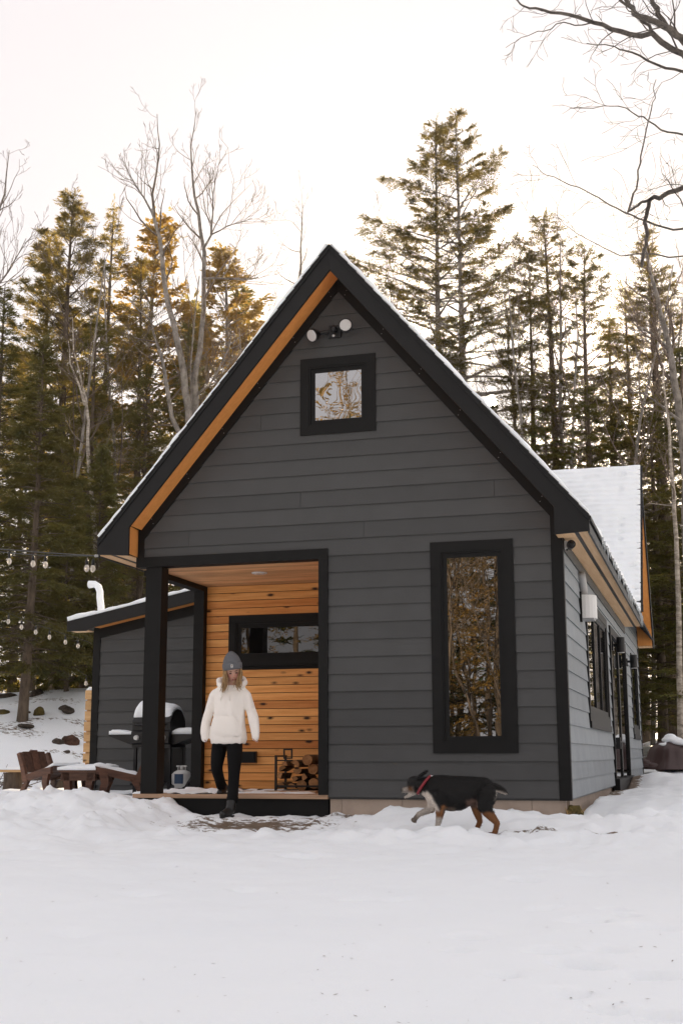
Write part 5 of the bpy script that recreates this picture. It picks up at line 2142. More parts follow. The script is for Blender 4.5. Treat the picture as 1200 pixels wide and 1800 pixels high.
m = MB().ball((-.03, -.05, .60), (.22, .2, .07), 16, 9).ball((.16, -.08, .54), (.24, .22, .07), 16, 9).ball((-.20, -.1, .50), (.12, .16, .05), 14, 8).ball((-.06, -.05, .66), (.13, .12, .07), 14, 8)
tag(link('loose_snow', union_mesh(m, 'loose_snow', .02, 4, MT['snow']), None, (tc.x, YT, tz)), 'rounded snow heaped on the brown tarp at the right edge', 'snow')

# fallen logs behind on the right
for (pxa, pya, pxb, pyb, r, lb2) in ((1128, 1290, 1162, 1290, .10, 'dark fallen log lying on the snow behind the tarp heap'), (1126, 1302, 1150, 1301, .04, 'thin fallen pole on the snow behind the far corner')):
    xa, ya, za = ground_hit(pxa, pya, lambda a, b: height(a, b))
    xb, yb = at(pxb, pyb, ya).x, ya + .3
    zb = gz(xb, yb)
    t = thing('fallen_log', lb2, 'log', (xa, ya, za))
    b_ = Vector((xb - xa, yb - ya, zb - za + r * .6))
    a_ = Vector((-.6, 0, r * .6))
    MB().tube([a_, a_.lerp(b_, .5) + Vector((0, 0, .02)), b_], [r * .9, r, r * .85], 10).build('stem', MT['bark'], t)
    MB().tube([a_.lerp(b_, .6), a_.lerp(b_, .6) + Vector((-.1, -.2, -.35))], [r * .3, r * .15], 6).tube([a_.lerp(b_, .75), a_.lerp(b_, .75) + Vector((.2, -.2, -.3))], [r * .3, r * .12], 6).tube([a_.lerp(b_, .85), a_.lerp(b_, .85) + Vector((.3, -.1, .35))], [r * .25, r * .1], 6).build('branch_stubs', MT['bark'], t)

# bits of bark and needles on the snow
lv, lf = MB(), None
lr = random.Random(12)
for k in range(230):
    px, py = lr.uniform(0, 1200), 1480 + 320 * lr.random() ** 1.1
    x, y, z = ground_hit(px, py, lambda a, b: height(a, b), 2.0, 16)
    s_ = lr.choice([.004, .005, .006, .008, .011, .016]) * .8
    a = lr.random() * 6.28
    u = Vector((math.cos(a), math.sin(a), lr.uniform(-.2, .2))) * s_
    w = Vector((-math.sin(a), math.cos(a), 0)) * s_ * lr.uniform(.15, .5)
    c0 = Vector((x, y, z + .004))
    lv.add([c0 - u, c0 + w, c0 + u, c0 - w], [(0, 1, 2, 3)])
tag(lv.build('snow_litter', MT['twig']), 'dark crumbs of bark and needles on the snow', 'litter', kind='stuff')

# ------------------------------------------------------------------ the woman stepping off the deck
YW = -.14
MPP = 1 / 172.0         # metres per photo pixel at her depth (approx.)
WO = at(398, 1437, -.34)
WO.z = gz(WO.x, -.40)


def wp(px, py, dy=0.0):
    return at(px, py, YW + dy) - WO


per = thing('person', 'woman in cream hoodie, grey beanie and black trousers stepping off the porch', 'person', tuple(WO))
skin = N('skin')
ca_ = skin.n('Attribute')
ca_.attribute_name = 'tint'
skin.bsdf(ca_.outputs['Color'], 0.5, 0.35, Subsurface_Weight=0.12, Subsurface_Radius=(.01, .004, .002), Subsurface_Scale=.3)
MT['skin'] = skin.m

HC = wp(409.5, 1181, -.02)                    # middle of the head
FWD = Vector((.42, -.84, -.36)).normalized()   # where the face looks
UPV = Vector((-.10, -.12, 1))
UPV = (UPV - FWD * UPV.dot(FWD)).normalized()
SDV = FWD.cross(UPV)


def hp(f, s_, u):
    return HC + FWD * f + SDV * s_ + UPV * u


def loft(m, secs, n=18):
    """secs: centre, half width (x), half depth (y)"""
    return m.ring([(c, Vector((a, 0, 0)), Vector((0, b, 0))) for c, a, b in secs], n)


def limb(m, pts, rad, n=14):
    ps, rs = [], []
    for (a, b), (ra, rb) in zip(zip(pts[:-1], pts[1:]), zip(rad[:-1], rad[1:])):
        for f in (0, .34, .67):
            ps.append(Vector(a).lerp(Vector(b), f))
            rs.append(ra + (rb - ra) * f)
    ps.append(Vector(pts[-1]))
    rs.append(rad[-1])
    for _ in range(2):
        ps = [ps[0]] + [(ps[i - 1] + ps[i] * 2 + ps[i + 1]) / 4 for i in range(1, len(ps) - 1)] + [ps[-1]]
    m.tube(ps, rs, n)
    m.ball(pts[0], rad[0], 12, 8)
    m.ball(pts[-1], rad[-1], 12, 8)
    return m


# body: one continuous surface under the clothes
SHL, SHR = wp(385, 1221), wp(427, 1220)
ELL, ELR = wp(367.8, 1250, .02), wp(441.2, 1250, .02)
WRL, WRR = wp(361.3, 1280, -.03), wp(448.8, 1280.5, -.03)
HPF, HPB = wp(412, 1300), wp(388, 1299, .03)
KNF, ANF = wp(411, 1362, -.10), wp(405, 1424, -.24)
KNB, ANB = wp(381, 1352, .02), wp(389, 1384, .30)
b = MB()
b.ball(hp(-.012, 0, .03), (.078, .094, .092), 18, 12, Matrix((SDV, FWD, UPV)).transposed())
b.ball(hp(.022, 0, -.045), (.058, .066, .068), 16, 10, Matrix((SDV, FWD, UPV)).transposed())
b.ball(hp(.052, 0, -.088), (.026, .026, .022), 12, 8)
b.tube([hp(.078, 0, .012), hp(.098, 0, -.012), hp(.100, 0, -.026)], [.008, .012, .013], 8)
b.ball(hp(.075, 0, -.058), (.024, .016, .012), 10, 6, Matrix((SDV, FWD, UPV)).transposed())
for sg in (-1, 1):
    b.ball(hp(-.005, sg * .077, -.01), (.012, .022, .03), 10, 6, Matrix((SDV, FWD, UPV)).transposed())
    b.ball(hp(.062, sg * .034, .026), (.02, .016, .009), 10, 6, Matrix((SDV, FWD, UPV)).transposed())
limb(b, [hp(-.02, 0, -.04), wp(408, 1206), wp(406, 1216)], [.052, .055, .07])
loft(b, [(wp(406, 1212), .12, .07), (wp(405, 1224), .16, .10), (wp(404, 1245), .15, .11), (wp(403, 1270), .125, .10), (wp(401, 1288), .13, .10), (wp(400, 1298), .11, .09)])
limb(b, [SHL, ELL, WRL], [.034, .024, .021])
limb(b, [SHR, ELR, WRR], [.034, .024, .021])
limb(b, [HPF, KNF, ANF], [.06, .040, .030])
limb(b, [HPB, KNB, ANB], [.06, .040, .030])
limb(b, [ANF, wp(394, 1433, -.34)], [.036, .03])
limb(b, [ANB, wp(389, 1394, .24)], [.036, .03])


def hand(m, w, d, out, curl=.45):
    w, d, out = Vector(w), Vector(d).normalized(), Vector(out).normalized()
    pal = w + d * .05
    nrm_ = d.cross(out).normalized()
    rot = Matrix((out, d, nrm_)).transposed()
    m.ball(pal, (.038, .05, .016), 12, 8, rot)
    for k, (o_, L) in enumerate(((-.028, .062), (-.010, .072), (.009, .068), (.027, .054))):
        p0_ = w + d * .085 + out * o_
        p1_ = p0_ + d * L * .5 - nrm_ * L * .12 * curl
        p2_ = p1_ + (d * .8 - nrm_ * curl).normalized() * L * .3
        p3_ = p2_ + (d * .5 - nrm_ * curl * 1.4).normalized() * L * .25
        m.tube([p0_ - d * .03, p0_, p1_, p2_, p3_], [.0085, .0088, .0082, .0075, .006], 8)
    p0_ = w + d * .035 - out * .03
    m.tube([p0_, p0_ - out * .02 + d * .022, p0_ - out * .022 + d * .05 - nrm_ * .01], [.011, .0095, .007], 8)


hand(b, WRL, (-.05, -.15, -1), (.25, -1, 0), .7)
hand(b, WRR, (.0, -.15, -1), (-.25, -1, 0), .7)
body = union_mesh(b, 'body', .0068, 3, MT['skin'])


def body_col(co):
    rel = co - np.array(HC)
    f, s_, u = rel @ np.array(FWD), rel @ np.array(SDV), rel @ np.array(UPV)
    c = np.tile(np.array([0.56, 0.335, 0.255]), (len(co), 1))
    near = (np.abs(u) < .15) & (f > 0)
    lips = near & (np.abs(s_) < .023) & (np.abs(u + .058) < .009) & (f > .07)
    c[lips] = (0.38, 0.10, 0.09)
    cheek = near & (np.abs(np.abs(s_) - .04) < .02) & (np.abs(u + .02) < .025)
    c[cheek] = (0.58, 0.28, 0.22)
    nose = near & (np.abs(s_) < .014) & (np.abs(u + .018) < .02) & (f > .085)
    c[nose] = (0.55, 0.27, 0.2)
    return c


paint(body, body_col)
link('body', body, per)
MT['eye'] = paint_mat('dark_eye', (0.03, 0.025, 0.022), 0.2, 0.05, 5)
MT['brow'] = paint_mat('brow_hair', (0.16, 0.09, 0.05), 0.7, 0.1, 20)
rotH = Matrix((SDV, FWD, UPV)).transposed()
for sg in (-1, 1):
    MB().ball(hp(.073, sg * .031, .008), (.014, .008, .0065), 10, 6, rotH).build('eye', MT['eye'], per, True)
    MB().tube([hp(.081, sg * .016, .027), hp(.082, sg * .032, .033), hp(.072, sg * .047, .028)], [.0035, .004, .0025], 6).build('eyebrow', MT['brow'], per, True)

# hair
MT['hair'] = wood_mat('blond_hair', (0.52, 0.35, 0.18), (0.22, 0.13, 0.06), 2, False, 0.45, .02, 3)
hm = MB()
hr_ = np.random.default_rng(2)


def lock(a, pts, r):
    for k in range(a):
        o_ = Vector(hr_.normal(0, .0075, 3))
        ps = [Vector(p_) + o_ * (1 + .35 * i) + Vector(hr_.normal(0, .003, 3)) for i, p_ in enumerate(pts)]
        dn = []
        for i in range(len(ps) - 1):
            dn += [ps[i], ps[i].lerp(ps[i + 1], .5)]
        dn.append(ps[-1])
        dn = [dn[0]] + [(dn[i - 1] + 2 * dn[i] + dn[i + 1]) / 4 for i in range(1, len(dn) - 1)] + [dn[-1]]
        n_ = len(dn)
        hm.tube(dn, [r * (1 - .8 * (i / (n_ - 1)) ** 2) for i in range(n_)], 6)


# her right side (left in the picture), falling over the chest
lock(26, [hp(.0, .076, .06), hp(.005, .084, -.01), wp(394.5, 1196, -.12), wp(394.5, 1204, -.175), wp(391, 1213, -.19)], .0052)
lock(20, [hp(.025, .072, .055), hp(.025, .082, 0), hp(.01, .078, -.06), wp(397, 1202, -.16), wp(393, 1215, -.19)], .0055)
# her left side
lock(22, [hp(.0, -.076, .06), hp(.0, -.084, 0), hp(-.01, -.078, -.06), wp(416, 1203, -.16), wp(422, 1209, -.185)], .0050)
lock(14, [hp(.02, -.074, .05), hp(.02, -.084, -.01), wp(420, 1196, -.12), wp(424, 1204, -.18), wp(421, 1208, -.19)], .0055)
# behind
lock(10, [hp(-.06, -.05, .05), hp(-.08, -.055, -.03), hp(-.07, -.05, -.09)], .014)
lock(10, [hp(-.06, .05, .05), hp(-.08, .055, -.03), hp(-.07, .05, -.09)], .014)
lock(8, [hp(-.07, .0, .05), hp(-.09, .0, -.03), hp(-.08, .0, -.09)], .016)
hm.build('hair', MT['hair'], per, True)

# beanie
knit = N('grey_knit')
v = knit.coords((1, 1, 1))
wv = knit.n('TexWave')
wv.inputs['Scale'].default_value = 55
wv.inputs['Distortion'].default_value = 1.5
knit.l(v, wv.inputs['Vector'])
cc = knit.mix(knit.noise(v, 90, 3), (0.105, 0.11, 0.12), (0.20, 0.205, 0.22))
knit.bsdf(cc, 0.9, 0.1, wv.outputs[0], .6, .004)
MT['knit'] = knit.m
HU = (UPV * .92 - FWD * .32 - SDV * .02).normalized()     # crown leans back
HF = (FWD - HU * FWD.dot(HU)).normalized()
HS = SDV
bc = hp(-.012, 0, .028)
m = MB()
secs = []
for (u_, a, bb, sh) in ((.010, .094, .112, 0), (.03, .096, .114, 0), (.075, .094, .110, -.002), (.105, .086, .100, -.006), (.135, .070, .082, -.012), (.160, .050, .058, -.018), (.178, .030, .034, -.022), (.188, .010, .012, -.024)):
    secs.append((bc + HU * u_ + HF * sh, HS * a, HF * bb))
m.ring(secs, 28)
me = m.mesh('beanie', MT['knit'], True)
fix_normals(me)
link('beanie', me, per)
m = MB()
secs = []
for (u_, a, bb) in ((-.006, .092, .110), (-.010, .099, .117), (.0, .104, .122), (.04, .105, .123), (.058, .103, .120), (.064, .097, .114), (.060, .093, .11)):
    secs.append((bc + HU * u_, HS * a, HF * bb))
m.ring(secs, 28)
me = m.mesh('beanie_cuff', MT['knit'], True)
fix_normals(me)
link('beanie_cuff', me, per)
# small white tag with a dark mark on the cuff
tgd = (HF * .99 + HS * .05).normalized()
tcn = bc + HU * .028 + HF * .1205 + HS * .012
r3 = Matrix((HS, HF, HU)).transposed()
m = MB().box(-.011, .011, 0, .004, -.016, .016)
m.v = [tuple(tcn + r3 @ Vector(v_)) for v_ in m.v]
tagp = m.build('cuff_tag', MT['white_plastic'], per)
m = MB().box(-.005, .005, .0042, .006, .000, .010).box(-.003, .003, .0042, .006, -.010, -.004)
m.v = [tuple(tcn + r3 @ Vector(v_)) for v_ in m.v]
m.build('tag_mark', MT['brow'], tagp)

# hoodie
fl = N('cream_fleece')
v = fl.coords((1, 1, 1))
c = fl.mix(fl.noise(v, 60, 4), (0.93, 0.875, 0.81), (0.96, 0.92, 0.87))
h_ = fl.math('ADD', fl.noise(v, 260, 2), fl.math('MULTIPLY', fl.noise(fl.coords((1, 1, .35)), 9, 3), 3.0))
fl.bsdf(c, 0.95, 0.05, h_, .45, .010)
MT['fleece'] = fl.m
b = MB()
loft(b, [(wp(407, 1205, .01), .085, .08), (wp(406, 1210, .01), .125, .095), (wp(405, 1217, 0), .158, .115), (wp(404, 1232, 0), .166, .135), (wp(403, 1250), .168, .142), (wp(402, 1270), .178, .146), (wp(401, 1290), .196, .152), (wp(401, 1299), .198, .150), (wp(401, 1304), .190, .142), (wp(401, 1307), .186, .138)], 24)
limb(b, [wp(386, 1218), wp(378.5, 1222), wp(368.5, 1247, .02), wp(362, 1272, -.02), wp(361, 1289, -.04)], [.060, .060, .050, .049, .045], 16)
limb(b, [wp(361, 1288, -.04), wp(360.5, 1298, -.05)], [.037, .036], 14)
limb(b, [wp(426, 1217), wp(432, 1221), wp(440.5, 1247, .02), wp(447.5, 1272, -.02), wp(449.5, 1287, -.04)], [.060, .060, .052, .052, .046], 16)
limb(b, [wp(449.5, 1287, -.04), wp(449.5, 1296, -.05)], [.039, .038], 14)
# hood lying round the neck
pts_ = [(-1.0, .145, .0), (-.5, .15, .0)]
hn = [wp(393, 1207, -.10), wp(386, 1203, -.02), wp(386, 1197, .07), wp(397, 1194, .15), wp(413, 1193, .17), wp(428, 1195, .11), wp(431, 1201, .02), wp(424, 1206, -.08), wp(412, 1211, -.13)]
b.tube(hn, [.020, .028, .036, .044, .048, .042, .032, .024, .018], 12)
hood = union_mesh(b, 'hoodie', .008, 5, MT['fleece'])


def wrinkle(o):
    pass


co = np.zeros(len(hood.vertices) * 3, np.float32)
hood.vertices.foreach_get('co', co)
co = co.reshape(-1, 3)
nn = np.zeros(len(hood.vertices) * 3, np.float32)
hood.vertices.foreach_get('normal', nn)
nn = nn.reshape(-1, 3)
wr_ = np.array([noise.noise(Vector((p[0] * 11 + p[2] * 5, p[1] * 9, p[2] * 9 - p[0] * 7))) + .5 * noise.noise(Vector((p[0] * 22, p[1] * 22, p[2] * 30))) for p in co])
fo_ = np.array([noise.noise(Vector((p[0] * 16, p[1] * 16, p[2] * 2.5))) for p in co])
co = co + nn * (wr_ * .0035 + np.clip(fo_, -.5, .5) * .013)[:, None]
hood.vertices.foreach_set('co', co.astype(np.float32).ravel())
hood.update()
ho = link('hoodie', hood, per)


def torso_pt(px, py, d=.0):
    z = wp(px, py).z
    zz = [wp(401, 1303).z, wp(402, 1290).z, wp(403, 1270).z, wp(404, 1250).z, wp(404, 1232).z, wp(405, 1217).z]
    aa = [.190, .196, .178, .168, .166, .158]
    bb = [.140, .152, .146, .142, .135, .115]
    a_, b_ = np.interp(z, zz, aa), np.interp(z, zz, bb)
    cx = wp(402, py).x
    x = wp(px, py).x
    t_ = max(-.95, min(.95, (x - cx) / a_))
    return Vector((x, wp(403, py).y - b_ * math.sqrt(1 - t_ * t_) - d, z))


pk = MB()
nu = 14
rows_ = [(1259, 383, 418), (1264, 380, 421), (1272, 375.5, 425.5), (1280, 373, 428), (1287, 373, 428), (1294, 374, 427)]
for (py, xa, xb) in rows_:
    for i in range(nu + 1):
        px = xa + (xb - xa) * i / nu
        e = min(i, nu - i) == 0 or py in (1259, 1294)
        pk.v.append(tuple(torso_pt(px, py, .006 if e else .016)))
for j in range(len(rows_) - 1):
    for i in range(nu):
        a_ = j * (nu + 1) + i
        pk.f.append((a_, a_ + 1, a_ + nu + 2, a_ + nu + 1))
pk.build('pocket', MT['fleece'], per, True)
for xa, xb in ((401, 396), (409, 412)):
    MB().tube([torso_pt(xa, 1210, .02), torso_pt((xa + xb) / 2, 1221, .012), torso_pt(xb, 1233, .010)], .0045, 6).build('drawstring', MT['fleece'], per, True)

# trousers
MT['denim'] = paint_mat('black_denim', (0.007, 0.007, 0.0075), 0.8, 0.3, 30, 0.12)
b = MB()
loft(b, [(wp(401, 1288), .15, .115), (wp(401, 1298), .160, .12), (wp(400.5, 1306), .145, .11), (wp(400, 1311), .12, .09)], 20)
limb(b, [wp(412, 1300), wp(412.5, 1325, -.04), wp(411.5, 1362, -.10), wp(410, 1385, -.15), wp(408.5, 1407, -.20)], [.088, .080, .060, .056, .057], 16)
limb(b, [wp(388, 1299, .03), wp(384, 1325, .02), wp(380, 1350, .0), wp(385, 1366, .13), wp(389, 1381, .26)], [.086, .078, .062, .055, .054], 16)
link('trousers', union_mesh(b, 'trousers', .006, 4, MT['denim']), per)
MB().tube([wp(408.9, 1402, -.19), wp(408.4, 1409, -.205)], [.0605, .060], 16).build('trouser_cuff', MT['denim'], per, False)
# boots
MT['boot'] = paint_mat('black_leather', (0.010, 0.010, 0.010), 0.35, 0.3, 25, 0.4)
gz0 = WO.z
for (ank, heel, toe, ball) in ((wp(408, 1404, -.20), wp(404.5, 1431, -.25), wp(391.5, 1433.5, -.36), wp(397, 1432, -.31)), (wp(389.5, 1379, .27), wp(394, 1391, .33), wp(387, 1394.5, .21), wp(390, 1393.5, .26))):
    b = MB()
    up_ = ank
    lo = heel + Vector((0, 0, .035))
    limb(b, [up_, up_.lerp(lo, .6), lo], [.052, .048, .048], 14)
    limb(b, [lo, ball + Vector((0, 0, .012)), toe + Vector((0, 0, .008))], [.046, .043, .036], 14)
    bt = link('boot', union_mesh(b, 'boot', .005, 3, MT['boot']), per)
    d_ = (toe - heel)
    d_.z = 0
    d_.normalize()
    n_ = Vector((-d_.y, d_.x, 0))
    zb_ = min(heel.z, toe.z) - .034
    so = MB()
    prof_ = [(heel - d_ * .04, .024), (heel, .036), (heel.lerp(toe, .4), .032), (ball, .040), (toe, .031), (toe + d_ * .018, .024), (toe + d_ * .030, .010)]
    lft = [p_ + n_ * w_ for p_, w_ in prof_]
    rgt = [p_ - n_ * w_ for p_, w_ in prof_]
    ol = lft + rgt[::-1]
    k_ = len(ol)
    tl_ = (toe.z - heel.z) / max((toe - heel).length, .01)
    so.add([(p_.x, p_.y, p_.z - .034) for p_ in ol] + [(p_.x, p_.y, p_.z - .010) for p_ in ol], [tuple(range(k_ - 1, -1, -1)), tuple(range(k_, 2 * k_))] + [(i, (i + 1) % k_, k_ + (i + 1) % k_, k_ + i) for i in range(k_)])
    so.build('sole', MT['metal'], bt)

# ------------------------------------------------------------------ the dog
YD = -1.25


def dp(px, py, dy=0.0):
    return at(px, py, YD + dy)


DO = dp(800, 1462)
DO.z = gz(DO.x, YD)
dog = thing('dog', 'black, tan and white dog with a red collar trotting past the cabin', 'dog', tuple(DO))
m1 = 0.00545      # metres per pixel


def dq(px, py, dy=0.0):
    return dp(px, py, dy) - DO


def dsec(px, py, rv, rl, dy=0, ax=(0, 0, 1)):
    return (dq(px, py, dy), Vector(ax) * rv * m1, Vector((0, rl * m1, 0)))


b = MB()
b.ring([dsec(747, 1389, 13, 8), dsec(752, 1390, 21, 13), dsec(762, 1391.5, 26.5, 16.5), dsec(776, 1393, 28, 18), dsec(792, 1395, 28.5, 19), dsec(808, 1394, 27.5, 18.5), dsec(824, 1391, 24, 16.5), dsec(840, 1388.5, 21, 15.5), dsec(853, 1388, 19.5, 15), dsec(863, 1389, 15, 11), dsec(868, 1389, 8, 6)], 20)
# neck and head
dirn = Vector((.62, 0, .78))
b.ring([dsec(760, 1386, 19, 13, 0, dirn), dsec(750, 1381.5, 17.5, 11.5, 0, dirn), dsec(742, 1377.5, 14.5, 10.5, 0, dirn), dsec(734, 1376.5, 12, 10, 0, dirn)], 16)
b.ball(dq(728, 1376), (12.5 * m1, 10 * m1, 11 * m1), 16, 10)
b.ball(dq(723, 1380.5), (8 * m1, 8.5 * m1, 8 * m1), 14, 9)
b.tube([dq(724, 1384), dq(716, 1387), dq(709, 1389), dq(704.5, 1390.5)], [7.2 * m1, 5.8 * m1, 4.6 * m1, 3.2 * m1], 12)
b.tube([dq(730, 1391), dq(722, 1396.5), dq(714, 1400.5), dq(710, 1401.5)], [5.2 * m1, 3.4 * m1, 2.5 * m1, 1.9 * m1], 10)
for sg in (-1, 1):
    b.ring([(dq(730, 1370, sg * .030), Vector((4, 0, 6)) * m1, Vector((0, 3.0, 0)) * m1), (dq(737, 1364, sg * .040), Vector((3.4, 0, 5)) * m1, Vector((0, 2.6, 0)) * m1), (dq(744, 1359, sg * .045), Vector((2.2, 0, 3.4)) * m1, Vector((0, 2.2, 0)) * m1), (dq(750.5, 1354.5, sg * .045), Vector((.9, 0, 1.4)) * m1, Vector((0, 1.3, 0)) * m1)], 12)
# tail
b.tube([dq(861, 1382), dq(869, 1383), dq(878, 1387), dq(885, 1391.5), dq(891, 1395)], [6 * m1, 6 * m1, 5.6 * m1, 4.4 * m1, 2.0 * m1], 10)


def dleg(pts, rad):
    ps = [dq(*p_) for p_ in pts]
    dn, rs = [], []
    for i in range(len(ps) - 1):
        for f in (0, .5):
            dn.append(ps[i].lerp(ps[i + 1], f))
            rs.append((rad[i] * (1 - f) + rad[i + 1] * f) * m1)
    dn.append(ps[-1])
    rs.append(rad[-1] * m1)
    b.tube(dn, rs, 12)
    for p_, r_ in zip(ps, rad):
        b.ball(p_, r_ * m1 * .98, 10, 7)


dleg([(769, 1401, -.06), (774, 1419, -.065), (772, 1434, -.065), (769.5, 1447, -.065), (768, 1457, -.065)], [15, 9.5, 6.2, 4.6, 4.2])
b.ball(dq(766, 1460, -.07), (6 * m1, 4.6 * m1, 3.6 * m1), 12, 8)
dleg([(764, 1403, .06), (757, 1421, .06), (746, 1427, .06), (736, 1431, .06), (730, 1438, .06)], [13, 8, 5.4, 4.4, 3.9])
b.ball(dq(727, 1442, .06), (5.5 * m1, 4.2 * m1, 3.6 * m1), 12, 8, Matrix.Rotation(.6, 3, 'Y'))
dleg([(855, 1396, -.06), (851, 1415, -.07), (857, 1428, -.07), (873, 1447, -.07), (871, 1457, -.07), (868, 1465, -.07)], [17, 13.5, 9, 5, 4.3, 4.2])
b.ball(dq(866, 1469.5, -.072), (6.2 * m1, 4.6 * m1, 3.4 * m1), 12, 8)
dleg([(848, 1398, .06), (836, 1415, .06), (838, 1428, .06), (843, 1444, .06), (839, 1453, .06), (836, 1460, .06)], [15, 10, 7, 4.6, 4, 4])
b.ball(dq(834, 1463, .06), (6 * m1, 4.4 * m1, 3.3 * m1), 12, 8)
dm_ = union_mesh(b, 'body', .0065, 4, None)
fur = N('dog_fur')
at2 = fur.n('Attribute')
at2.attribute_name = 'tint'
fn_ = fur.noise(fur.coords((3, 3, 8)), 30, 5, .7)
fur.bsdf(fur.mix(.25, at2.outputs['Color'], fur.mix(fn_, (0, 0, 0), (.5, .4, .3)), 'OVERLAY'), .6, .3, fn_, .5, .012)
dm_.materials.append(fur.m)


def dog_col(co):
    P = co + np.array(DO) - CAM
    z = P @ AF
    px = 600 + FPX * (P @ AR) / z
    py = 900 - FPX * (P @ AU) / z
    n_ = np.array([noise.noise(Vector((p[0] * 30, p[1] * 30, p[2] * 30))) for p in co]) * 3
    c = np.tile(np.array([.009, .0085, .0085]), (len(co), 1))
    tan_, wht, gry = np.array([.20, .085, .03]), np.array([.62, .57, .52]), np.array([.30, .25, .22])

    def S_(mask, col):
        c[mask] = col
    qx, qy = px + n_, py + n_
    S_((qx < 726) & (qy > 1383), gry)
    S_((qx < 724) & (qx > 717) & (qy > 1383) & (qy < 1390), tan_ * .7)
    S_((qx < 716) & (qy > 1385), wht * .55)
    S_((qx < 737) & (qy > 1393), wht * .8)
    S_((np.abs(px - 704) < 3) & (py < 1393), (.02, .018, .018))
    # white chest blaze
    S_((qx > 740) & (qx < 754 + (qy - 1394) * .58) & (qy > 1393) & (qy < 1434), wht * 1.1)
    # raised foreleg
    S_((qx < 757) & (qy > 1418), wht * .75)
    S_((qx < 733) & (qy > 1432), gry * .6)
    # standing foreleg: tan above, white below
    fl_ = (qx > 757) & (qx < 792) & (qy > 1426)
    S_(fl_, tan_)
    S_((qx > 774) & (qx < 785) & (qy > 1417) & (qy < 1432), tan_ * 1.4)
    S_((qx > 757) & (qx < 792) & (qy > 1437), wht * .7)
    # hind legs
    S_((qx > 824) & (qx < 850) & (qy > 1416) & (co[:, 1] > -.01 + .0 * co[:, 1]), tan_ * 1.1)
    S_((qx > 845) & (qy > 1427), tan_)
    S_((qx > 818) & (qx < 838) & (qy > 1406) & (qy < 1420), np.array([.15, .095, .075]))
    S_((qx > 778) & (qx < 800) & (qy > 1419), np.array([.12, .09, .07]))
    S_((qx > 866) & (qy > 1402) & (qy < 1408), wht * .2)
    S_((px > 871) & (py < 1400) & (py > 1388.5 + (px - 871) * .34), wht)
    return c


ed_ = np.zeros(len(dm_.edges) * 2, np.int32)
dm_.edges.foreach_get('vertices', ed_)
ed_ = ed_.reshape(-1, 2)


def soft_col(co):
    c = dog_col(co)
    for _ in range(5):
        acc, cnt = c.copy(), np.ones(len(c))
        np.add.at(acc, ed_[:, 0], c[ed_[:, 1]])
        np.add.at(acc, ed_[:, 1], c[ed_[:, 0]])
        np.add.at(cnt, ed_[:, 0], 1)
        np.add.at(cnt, ed_[:, 1], 1)
        c = acc / cnt[:, None]
    return c


paint(dm_, soft_col)
link('body', dm_, dog)
fr_ = np.random.default_rng(8)
vc = np.zeros(len(dm_.vertices) * 3, np.float32)
dm_.vertices.foreach_get('co', vc)
vc = vc.reshape(-1, 3)
vn = np.zeros(len(dm_.vertices) * 3, np.float32)
dm_.vertices.foreach_get('normal', vn)
vn = vn.reshape(-1, 3)
cl = soft_col(vc)
idx = fr_.integers(0, len(vc), 16000)
P_ = vc[idx] + fr_.normal(0, .003, (len(idx), 3))
N_ = vn[idx]
flow = np.array([1.0, 0, -.55]) + fr_.normal(0, .25, (len(idx), 3))
flow = flow - N_ * (flow * N_).sum(1)[:, None]
D_ = nrm(nrm(flow) + N_ * .28)
hgt = (P_[:, 2] + DO.z) 
short = (cl[idx].sum(1) > .15) | (P_[:, 0] < dq(735, 1380).x)
Lf = np.where(short, .010, .026) * fr_.uniform(.6, 1.3, len(idx))
Wd = nrm(np.cross(D_, N_)) * .0022
V_ = np.stack([P_ - Wd, P_ + Wd, P_ + D_ * Lf[:, None]], 1).reshape(-1, 3)
fm_ = arr_mesh('fur', V_, np.arange(len(V_)).reshape(-1, 3), fur.m)
ca2 = fm_.color_attributes.new('tint', 'FLOAT_COLOR', 'POINT')
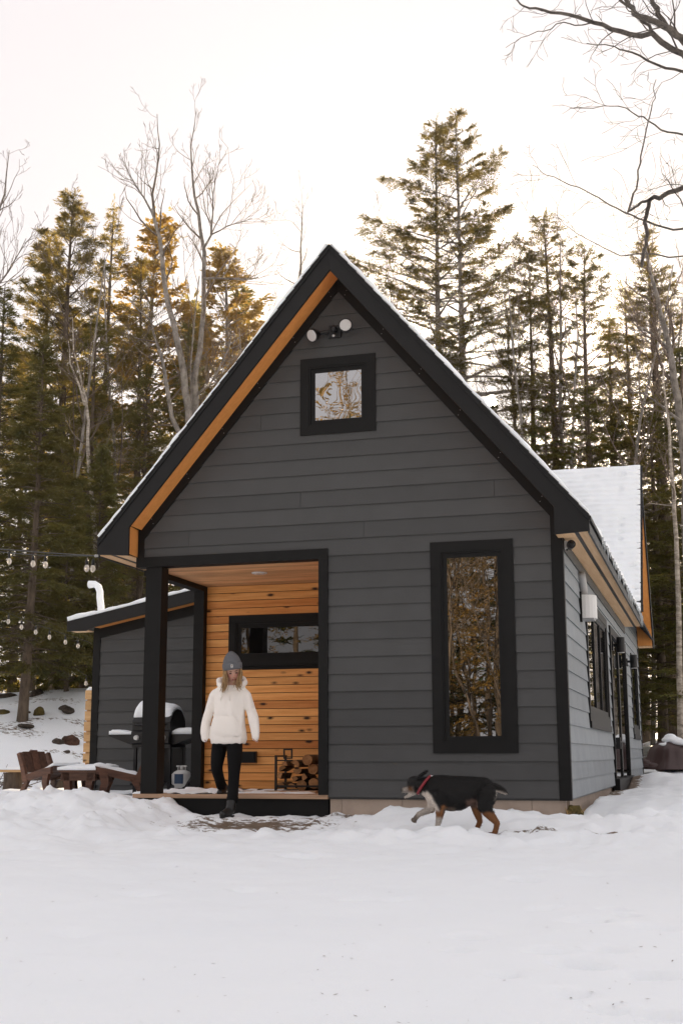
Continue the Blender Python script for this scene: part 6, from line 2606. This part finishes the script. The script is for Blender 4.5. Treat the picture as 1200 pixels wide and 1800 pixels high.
cb_ = np.ones((len(V_), 4), np.float32)
cb_[:, :3] = np.repeat(cl[idx] * fr_.uniform(.7, 1.7, (len(idx), 1)), 3, 0)
ca2.data.foreach_set('color', cb_.ravel())
link('fur', fm_, dog)['kind'] = 'stuff'
MT['collar'] = paint_mat('red_collar', (0.20, 0.012, 0.02), 0.5, 0.3, 30)
cc_ = dq(745.5, 1379.5)
ax_ = Vector((-.80, 0, .60))
u_ = Vector((.60, 0, .80))
cp = [cc_ + u_ * (17.8 * m1 * math.cos(a)) + Vector((0, 1, 0)) * (12.8 * m1 * math.sin(a)) for a in np.linspace(0, 2 * math.pi, 29)]
MB().tube(cp, 2.3 * m1, 8, False).build('collar', MT['collar'], dog, True)
MB().ball(cc_ + u_ * 18 * m1 + Vector((.012, -.02, .0)), (.014, .01, .006), 8, 6).build('collar_buckle', MT['white_plastic'], dog, True)
for sg in (-1, 1):
    MB().ball(dq(720.5, 1377.5, sg * .040), (.007, .006, .007), 8, 6).build('eye', MT['eye'], dog, True)

# ------------------------------------------------------------------ thin haze added to give the lens glare around the sun
hz = N('glare_haze')
pv = hz.n('VolumePrincipled')
pv.inputs['Color'].default_value = (1.0, 0.97, 0.93, 1)
pv.inputs['Density'].default_value = 0.00030
pv.inputs['Anisotropy'].default_value = 0.94
hz.l(pv.outputs[0], hz.out.inputs[1])
ho_ = MB().box(-170, 170, -170, 210, -6, 40).build('haze', hz.m)
tag(ho_, 'thin added haze giving the glare around the low sun', 'haze', kind='stuff')
scene.cycles.volume_bounces = 0

# the low sun itself, far beyond everything
sm_ = N('sun_surface')
em = sm_.n('Emission')
em.inputs['Color'].default_value = (1.0, 0.86, 0.62, 1)
em.inputs['Strength'].default_value = 12
sm_.l(em.outputs[0], sm_.out.inputs[0])
so_ = MB().ball((0, 0, 0), 1500 * math.tan(R(0.30)), 24, 14).build('sun', sm_.m, None, True, Vector(CAM + SUN_DIR * 1500))
tag(so_, 'low bright sun shining over the right roof slope', 'sun', kind='structure')
